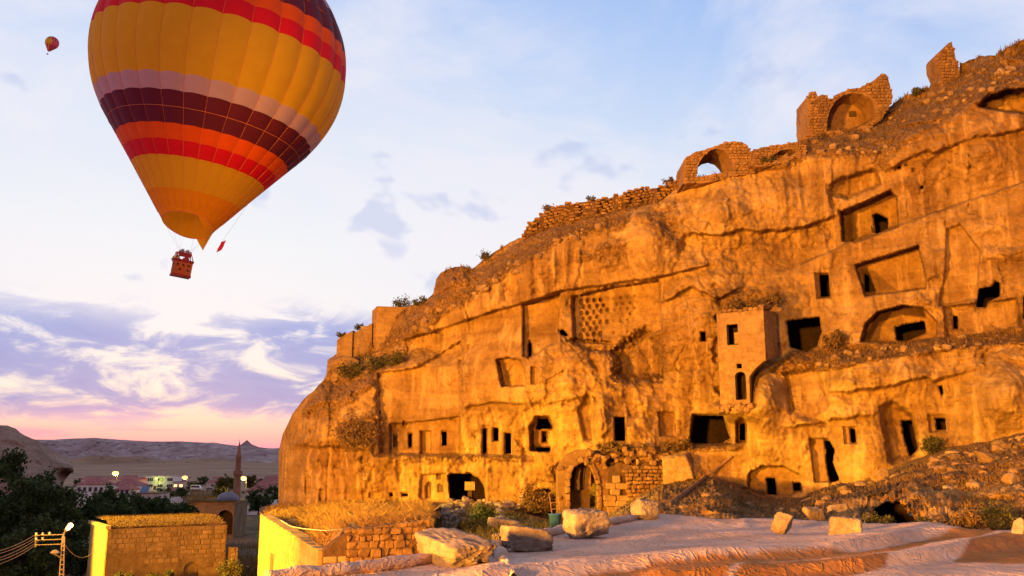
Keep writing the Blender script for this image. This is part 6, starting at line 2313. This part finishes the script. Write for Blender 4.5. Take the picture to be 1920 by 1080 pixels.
tree_px(424, 893, 922, 34, 330, 'round green tree left of the minaret', n=2500, seed=10, leaf=.7, m=M_OLIVE, trunk_h=.12)
tree_px(468, 893, 921, 22, 345, 'small tree behind the lamp right of the minaret', n=1800, seed=11, leaf=.7, m=M_OLIVE, trunk_h=.12)
tree_px(484, 920, 962, 46, 230, 'leafy green tree in front of the white house by the cliff', n=3000, seed=12, leaf=.5, m=M_LEAF2, trunk_h=.12)
tree_px(362, 904, 921, 22, 500, 'small dark tree beside the white minibus', n=1500, seed=13, leaf=.8, trunk_h=.1)
tree_px(355, 948, 985, 26, 178, 'narrow dark tree under the low orange lamp', n=2200, seed=14, leaf=.4, trunk_h=.1)

for i, (px, py, w_, Y, lb) in enumerate(((150, 912, 20, 480, 'small tree left of the long low house'), (200, 906, 16, 560, 'small tree behind the red roofs on the left'), (252, 909, 14, 520, 'little tree at the left corner of the hotel'),
                                     (380, 907, 18, 600, 'small tree behind the minibus'), (412, 934, 26, 300, 'dark bushy tree just left of the mosque dome'), (490, 912, 18, 420, 'small tree beside the dim house by the cliff'),
                                     (310, 935, 30, 300, 'dark tree behind the flat roofed pink house'), (270, 915, 12, 500, 'tiny dark tree in front of the hotel left windows'), (340, 930, 22, 330, 'dark tree at the left end of the dry field'),
                                     (512, 936, 30, 260, 'dark tree between the white house and the cliff'))):
    tree_px(px, py - w_ * .75, py + 4, w_, Y, lb, n=1100, seed=40 + i, leaf=.75 if Y > 400 else .55, trunk_h=.1, m=(M_LEAF, M_OLIVE, M_LEAF2)[i % 3], group='small trees of the village')


def bush(px, py, w_px, h_px, label, m, Y=None, n=500, leaf=.16, seed=0, group='shrubs on the cliff', out=0.0):
    rng = np.random.default_rng(seed + 900)
    Y = field(px, py) if Y is None else Y
    b_ = atv(px, py, Y - out)
    k = Y / FPX
    t = thing('shrub', b_, label, 'shrub', group)
    C = []
    mb = MB()
    for i in range(14):
        v = rng.normal(size=3); v /= np.linalg.norm(v)
        q_ = np.array([v[0] * w_px * k * .42, v[1] * w_px * k * .3, h_px * k * (.5 + .42 * v[2])])
        C.append(q_ + np.array(b_))
        if i < 8:
            mb.tube([b_ - Vector((0, 0, .1)), b_ + Vector(q_ * .6), b_ + Vector(q_)], [.035, .02, .008], 5)
    mb.build('stem', M_BARK, t)
    V, F, ti = leaves(np.array(C), n, leaf, rng, min(w_px, h_px * 1.3) * k * .14)
    leafy('foliage', V, F, ti, m, t)


bush(664, 836, 70, 52, 'large dry brown shrub on the ledge left of the four window facade', M_DRY, n=1300, leaf=.17, seed=1, out=.3)
bush(655, 706, 46, 22, 'dark green shrub under the overhanging rock on the shoulder', M_OLIVE, n=800, seed=2, out=.3)
bush(700, 694, 50, 26, 'green shrub in the middle of the shoulder slope', M_OLIVE, n=900, seed=3, out=.3)
bush(738, 682, 46, 24, 'dark shrub at the top of the pink rock shoulder', M_OLIVE, n=800, seed=4, out=.3)
bush(754, 578, 34, 20, 'green bush on top of the largest retaining wall', M_OLIVE, Y=Yw + 2, n=700, seed=5)
bush(788, 572, 26, 14, 'low bush right of the largest retaining wall', M_OLIVE, n=450, seed=6)
bush(675, 618, 20, 10, 'tiny bush on the middle retaining wall', M_OLIVE, Y=field(672, 668) + .8, n=250, seed=7)
bush(640, 632, 18, 9, 'tiny bush on the lowest retaining wall', M_OLIVE, Y=field(650, 676) + .8, n=250, seed=8)
bush(909, 486, 18, 14, 'round little bush on the skyline right of the dark crag', M_OLIVE, n=350, seed=9)
bush(1026, 402, 26, 16, 'dry bush on the left end of the dry stone wall', M_DRY, Y=skyY(1026) + .5, n=400, seed=10)
bush(1108, 378, 18, 10, 'small bush on the middle of the dry stone wall', M_OLIVE, Y=skyY(1108) + .5, n=300, seed=11)
bush(1254, 346, 18, 14, 'reddish bush on the skyline just left of the lowest ruin', M_DRY, Y=skyY(1254) + .3, n=300, seed=12)
bush(1398, 584, 80, 26, 'wide dry bush growing behind the tower house top', M_DRY, Y=58.6, n=1400, leaf=.14, seed=13)
bush(1447, 572, 40, 22, 'dry bush behind the right corner of the tower house', M_DRY, Y=59.2, n=700, leaf=.14, seed=14)
bush(1566, 650, 44, 26, 'brown bush at the right of the square black cave', M_DRY, n=900, seed=15, out=.6)
bush(1008, 966, 56, 46, 'big leafy dry bush before the low dark cave beside the arch', M_DRY, n=1500, leaf=.18, seed=16, out=2.0)
bush(906, 985, 38, 34, 'green bush in the rubble below the big cave', M_LEAF2, n=1200, leaf=.13, seed=17, out=.5)
bush(880, 1000, 40, 22, 'olive weeds in front of the green bush', M_OLIVE, n=700, leaf=.12, seed=18, out=.5)
bush(1748, 850, 34, 28, 'olive bush under the square window on the lower right', M_OLIVE, n=800, seed=19, out=.4)
bush(1648, 992, 50, 24, 'green weeds at the left of the low cave mouth', M_OLIVE, n=800, leaf=.09, seed=20, out=.4)
bush(1730, 998, 30, 22, 'weeds at the right of the low cave mouth', M_OLIVE, n=500, leaf=.09, seed=21, out=.4)
bush(1815, 1004, 46, 44, 'twiggy dry bush right of the flat white boulder', M_DRY, n=900, leaf=.09, seed=22, out=.3)
bush(1872, 1006, 60, 50, 'twiggy olive bush next to the right edge of the picture', M_OLIVE, n=1100, leaf=.09, seed=23, out=.3)
bush(1280, 842, 40, 16, 'low dry bush at the left of the wide dark cave', M_DRY, n=600, seed=24, out=.3)
bush(1240, 846, 90, 14, 'long mat of dead brush above the rubble masonry', M_DRY, n=1000, seed=25, out=.5)
bush(1150, 848, 70, 16, 'dead brush on top of the arched portal', M_DRY, Y=62.3, n=900, seed=26)
bush(1434, 308, 36, 14, 'green bush on the skyline between the clifftop ruins', M_OLIVE, Y=skyY(1434) - .5, n=500, seed=27)
bush(1725, 176, 40, 10, 'low grassy bush on the skyline left of the lone pillar', M_OLIVE, n=400, seed=28)
bush(1880, 190, 90, 20, 'green brush in the shadow of the highest right cave', M_OLIVE, n=900, seed=29, out=-1.0)
bush(232, 1090, 40, 14, 'dark bush at the foot of the stone house, left', M_OLIVE, Y=55.5, n=500, seed=30, group='bushes by the stone house')
bush(300, 1090, 56, 16, 'dark bush at the foot of the stone house, middle', M_OLIVE, Y=56.5, n=700, seed=31, group='bushes by the stone house')
bush(432, 1084, 40, 26, 'dark bush right of the broken wall stub by the stone house', M_OLIVE, Y=58, n=700, seed=32, group='bushes by the stone house')


# ---- grass
def grass(name, pts_, hmin, hmax, m, label, seed=0, wid=.012, lean=.35):
    rng = np.random.default_rng(seed)
    P = np.asarray(pts_, float)
    n = len(P)
    h = rng.uniform(hmin, hmax, n)[:, None]
    a = rng.uniform(0, 2 * math.pi, n)
    side = np.stack([np.cos(a), np.sin(a), 0 * a], 1) * wid * rng.uniform(.7, 1.6, n)[:, None]
    ln = rng.normal(size=(n, 3)) * np.array([lean, lean, 0])
    up = np.array([0, 0, 1.0])
    mid = P + up * h * .55 + ln * h * .35
    tip = P + up * h * rng.uniform(.85, 1.0, n)[:, None] + ln * h
    V = np.stack([P - side, P + side, mid + side * .8, tip, mid - side * .8], 1).reshape(-1, 3)
    F = [tuple(range(5 * i, 5 * i + 5)) for i in range(n)]
    o = part(name, V, F, m, None, label=label, cat='grass', kind='stuff')
    at_ = o.data.attributes.new('tint', 'FLOAT', 'POINT')
    at_.data.foreach_set('value', np.repeat(np.clip(rng.normal(.5, .28, n), 0, 1), 5).astype(np.float32))
    return o


def surf_many(n, poly, clump=None, seed=0):
    out_ = []
    r = np.random.default_rng(seed)
    p = np.asarray(poly, float)
    while len(out_) < n:
        X = r.uniform(p[:, 0].min(), p[:, 0].max(), 4000); Y = r.uniform(p[:, 1].min(), p[:, 1].max(), 4000)
        ok = psdf(poly, X, Y) < 0
        if clump:
            ok &= vnoise(np.stack([X / clump, Y / clump * 2, 0 * X + 3.7], -1)) > r.uniform(-.6, .5, 4000)
        X, Y = X[ok], Y[ok]
        i_ = np.clip(np.round((Y - gy[0]) / STEP).astype(int), 0, len(gy) - 1); j_ = np.clip(np.round((X - gx[0]) / STEP).astype(int), 0, len(gx) - 1)
        out_ += [tuple(v) for v in at(X, Y, YF[i_, j_])]
    return out_[:n]


grass('terrace_grass', surf_many(34000, [(492, 972), (500, 958), (520, 950), (600, 946), (700, 940), (800, 944), (812, 962), (812, 979), (640, 994), (602, 1034), (560, 1012)], 22, 1), .14, .52, M_GRASS, 'tall golden dry grass covering the terrace at the foot of the cliff', 1, .007, .55)
rp_ = []
for k in range(9000):
    x, y = random.uniform(.1, HL - .1), -random.random() ** 1.6 * HD * .9
    v = HP(x, HZ + .05 + .38 * math.sin(min(1, -y / (HD * .3)) * math.pi / 2), y)
    rp_.append(v)
grass('roof_grass', rp_, .05, .20, M_GRASS2, 'dry golden grass growing on the stone house roof', 2, .008, .5)
fr_ = []
for k in range(4200):
    px = random.uniform(640, 1918)
    if vnoise(np.array([[px / 14, 0, 1.1]]))[0] < .05:
        continue
    j = int((px - gx[0]) / STEP)
    y = skyline(px) + random.uniform(1, 7) ** 1.1
    fr_.append(tuple(surf(px, y)))
grass('skyline_grass', fr_, .15, .45, M_GRASS2, 'short dry grass fringing the cliff skyline', 3, .02)
sl_ = surf_many(7000, [(1240, 950), (1280, 915), (1400, 932), (1500, 938), (1600, 905), (1720, 870), (1850, 832), (1918, 818), (1918, 1000), (1830, 990), (1790, 925), (1690, 905), (1580, 935), (1500, 965), (1350, 965)], 30, 4)
grass('slope_weeds', sl_, .06, .26, M_GRASS2, 'sparse brown weeds on the rubble slope', 4, .014)
up_ = surf_many(2600, [(600, 735), (640, 700), (700, 665), (770, 645), (820, 608), (880, 570), (975, 505), (1060, 452), (1180, 420), (1180, 405), (1060, 430), (960, 480), (880, 545), (800, 590), (700, 650), (620, 690)], 18, 5)
up_ += surf_many(1800, [(1500, 290), (1600, 250), (1700, 190), (1800, 130), (1918, 85), (1918, 175), (1830, 190), (1700, 255), (1640, 290)], 25, 6)
up_ += surf_many(1600, [(1450, 690), (1500, 664), (1620, 650), (1760, 642), (1918, 615), (1918, 640), (1760, 654), (1600, 684)], 18, 7)
up_ += surf_many(900, [(720, 858), (860, 854), (1000, 858), (1000, 868), (860, 868), (720, 872)], 12, 8)
grass('cliff_weeds', up_, .12, .38, M_GRASS2, 'dry brown weeds on the soil bands and ledges of the cliff', 5, .016)
lw = surf_many(2600, [(815, 985), (840, 960), (900, 955), (980, 968), (1040, 985), (1000, 1015), (900, 1030), (820, 1055)], 25, 9)
grass('yard_weeds', lw, .2, .6, M_OLIVE, 'olive weeds in the yard below the big cave', 6, .014)
vl = []
rngv = np.random.default_rng(12)
while len(vl) < 16000:
    Y = 46 + rngv.random() ** 1.3 * 130; px = rngv.uniform(330, 520) if rngv.random() < .75 else rngv.uniform(-20, 330)
    if vnoise(np.array([[px / 20, Y / 6, .5]]))[0] > rngv.uniform(-.7, .4):
        vl.append(tuple(gp(px, Y)))
grass('valley_grass', vl, .3, 1.1, M_GRASS2, 'brown dry grass on the valley slope round the stone house', 7, .03)
mr = []
for k in range(3000):
    x = random.uniform(0, 1); y = random.uniform(0, 1)
    mr.append((A.x + (Bq.x - A.x) * x + dv.x * y * .6, 196.1 + 9 * y * y, zt_ + .45))
grass('mosque_roof_grass', mr, .15, .5, M_GRASS2, 'dry grass along the mosque hall roof', 8, .03)
fg = []
for k in range(6000):
    px = random.uniform(345, 448); f = random.random()
    v = Vector(V2[0]) if False else None
    p0 = atv(px, 936 - 15 * f, 300 + 170 * f)
    fg.append(tuple(p0))
grass('field_grass', fg, .4, 1.0, M_GRASS2, 'dry grass on the field in front of the hotel', 9, .06)

# ================================================================== small things
M_WOOD = simple('old_wood', (0.20, 0.11, 0.05), .9, .25, 4.0, .5, 14.0)
M_BLUE = simple('blue_plastic', (0.03, 0.10, 0.26), .5, .1)
c0 = surf(1037, 978, 1.5)
ch = thing('wooden_ladder', c0, 'short broken wooden ladder leaning beside the arch', 'ladder')
k = c0.y / FPX
for sx, tilt in ((0, -.12), (.48, -.06)):
    MB().tube([c0 + Vector((sx, 0, 0)), c0 + Vector((sx + tilt * 1.9, .35, 1.75 + sx * .3))], [.045, .035], 6).build('rail', M_WOOD, ch)
for z in (.35, .75, 1.15):
    MB().tube([c0 + Vector((-.12 * z, .2 * z, z)), c0 + Vector((.48 - .06 * z, .2 * z, z + .04))], .028, 6).build('rung', M_WOOD, ch)
b0 = surf(1041, 990, 1.6)
bu = thing('blue_bin', b0, 'small faded blue plastic bin in front of the arch', 'bin')
MB().lathe(b0, [(.0, .02), (.24, .02), (.30, .62), (.34, .64), (.34, .68), (.29, .68), (.23, .08), (0, .08)], 16).build('tub', M_BLUE, bu, smooth=True)
MB().tube([b0 + Vector((-.3, 0, .62)), b0 + Vector((0, -.28, .35)), b0 + Vector((.3, 0, .62))], .015, 6).build('handle', M_METAL, bu)

# sloping beam / path edge on the right
bp = [surf(1252 + (1372 - 1252) * f, 953 + (858 - 953) * f) + Vector((0, -.15, .10)) for f in (0, .2, .4, .6, .8, 1)]
MB().tube(bp, [.12, .12, .11, .11, .10, .09], 8).build('timber_beam', M_WOOD, None, label='long weathered timber beam sloping up the rubble right of the arch', cat='beam')

# power pole with lamps and wires
M_CONC = simple('worn_concrete', (0.13, 0.10, 0.08), .9, .15, 2.0)
YPp = 46.0
pb_ = atv(113, 1130, YPp); pt_ = atv(119, 1006, YPp)
pp = thing('power_pole', pb_, 'pale lattice power pole with a crossarm and lamps at the lower left', 'pole')
for s in (-1, 1):
    MB().tube([pb_ + Vector((s * .13, 0, 0)), pt_ + Vector((s * .05, 0, 0))], [.038, .03], 6).build('leg', M_CONC, pp)
for i in range(14):
    f = i / 14
    p0 = pb_.lerp(pt_, f)
    w_ = .13 - .08 * f
    MB().box(p0, (w_ * 2, .04, .05)).build('rung', M_CONC, pp)
arm_pts = []
for i, (yl, yr, xl) in enumerate(((1004, 1002, 66), (1013, 1011, 66), (1022, 1020, 66))):
    a_, b_ = atv(xl, yl, YPp + 1.0), atv(121, yr, YPp)
    MB().tube([a_, b_], .024, 6).build('crossarm', M_CONC, pp)
    arm_pts.append((a_, b_))
MB().tube([atv(67, 1001, YPp + 1), atv(67, 1026, YPp + 1)], .035, 6).build('arm_post', M_CONC, pp)
for x, y in ((68, 1001), (80, 1001), (93, 1000), (68, 1010), (80, 1010)):
    q0 = atv(x, y + 2.5, YPp + .8)
    MB().lathe(q0, [(.02, 0), (.06, .03), (.04, .07), (.06, .1), (.0, .14)], 8).build('insulator', M_FRAME, pp)
tipL = atv(128, 988, YPp - .3)
MB().tube([pt_ - Vector((0, 0, .3)), atv(119, 1003, YPp), atv(122, 996, YPp - .1), tipL], [.04, .04, .035, .03], 6).build('lamp_arm', M_CONC, pp)
lh = MB().tube([atv(124, 994, YPp - .2), atv(132, 984, YPp - .45)], [.09, .13], 8).build('lamp_head', M_CONC, pp)
MB().tube([atv(127, 991.5, YPp - .42), atv(133, 984, YPp - .6)], [.09, .11], 8).build('lamp_glass', bulb_mat('pole', (1.0, .55, .2), 5.0), lh)
MB().tube([atv(118, 1048, YPp), atv(108, 1042, YPp - .2), atv(95, 1036, YPp - .3)], [.03, .03, .03], 6).build('lamp_arm', M_CONC, pp)
lh2 = MB().lathe(atv(103, 1037, YPp - .3), [(.0, .16), (.1, .14), (.2, .04), (.22, 0), (.0, -.05)], 12).build('lamp_head', M_CONC, pp)
ld = bpy.data.lights.new('pole_lamp_light', 'POINT'); ld.energy = 260; ld.color = (1, .5, .15); ld.shadow_soft_size = .12
lo = bpy.data.objects.new('pole_lamp_light', ld); lo.parent = pp; lo.location = atv(131, 992, YPp - .8) - WL[pp.name]; COL.objects.link(lo)


def sag(a_, b_, s, n=16):
    return [a_.lerp(b_, i / n) - Vector((0, 0, s * 4 * (i / n) * (1 - i / n))) for i in range(n + 1)]


M_WIRE = simple('wire', (0.22, 0.16, 0.11), .6, .1)
for i, (ya, yb) in enumerate(((1002, 1032), (1004, 1040), (1012, 1050), (1014, 1058), (1022, 1066))):
    MB().tube(sag(atv(67 + 6 * (i % 2), ya, YPp + 1.0), atv(-120, yb, YPp - 8), .5), .014, 5).build('power_line', M_WIRE, None,
        label='%s of the five wires running left from the power pole' % ('topmost', 'second highest', 'middle', 'second lowest', 'lowest')[i], cat='wire', group='wires of the power pole')
MB().tube(sag(atv(121, 1020, YPp), atv(180, 1030, 56.0), .55), .02, 5).build('power_line', M_WIRE, None, label='sagging wire from the power pole to the stone house', cat='wire', group='wires of the power pole')
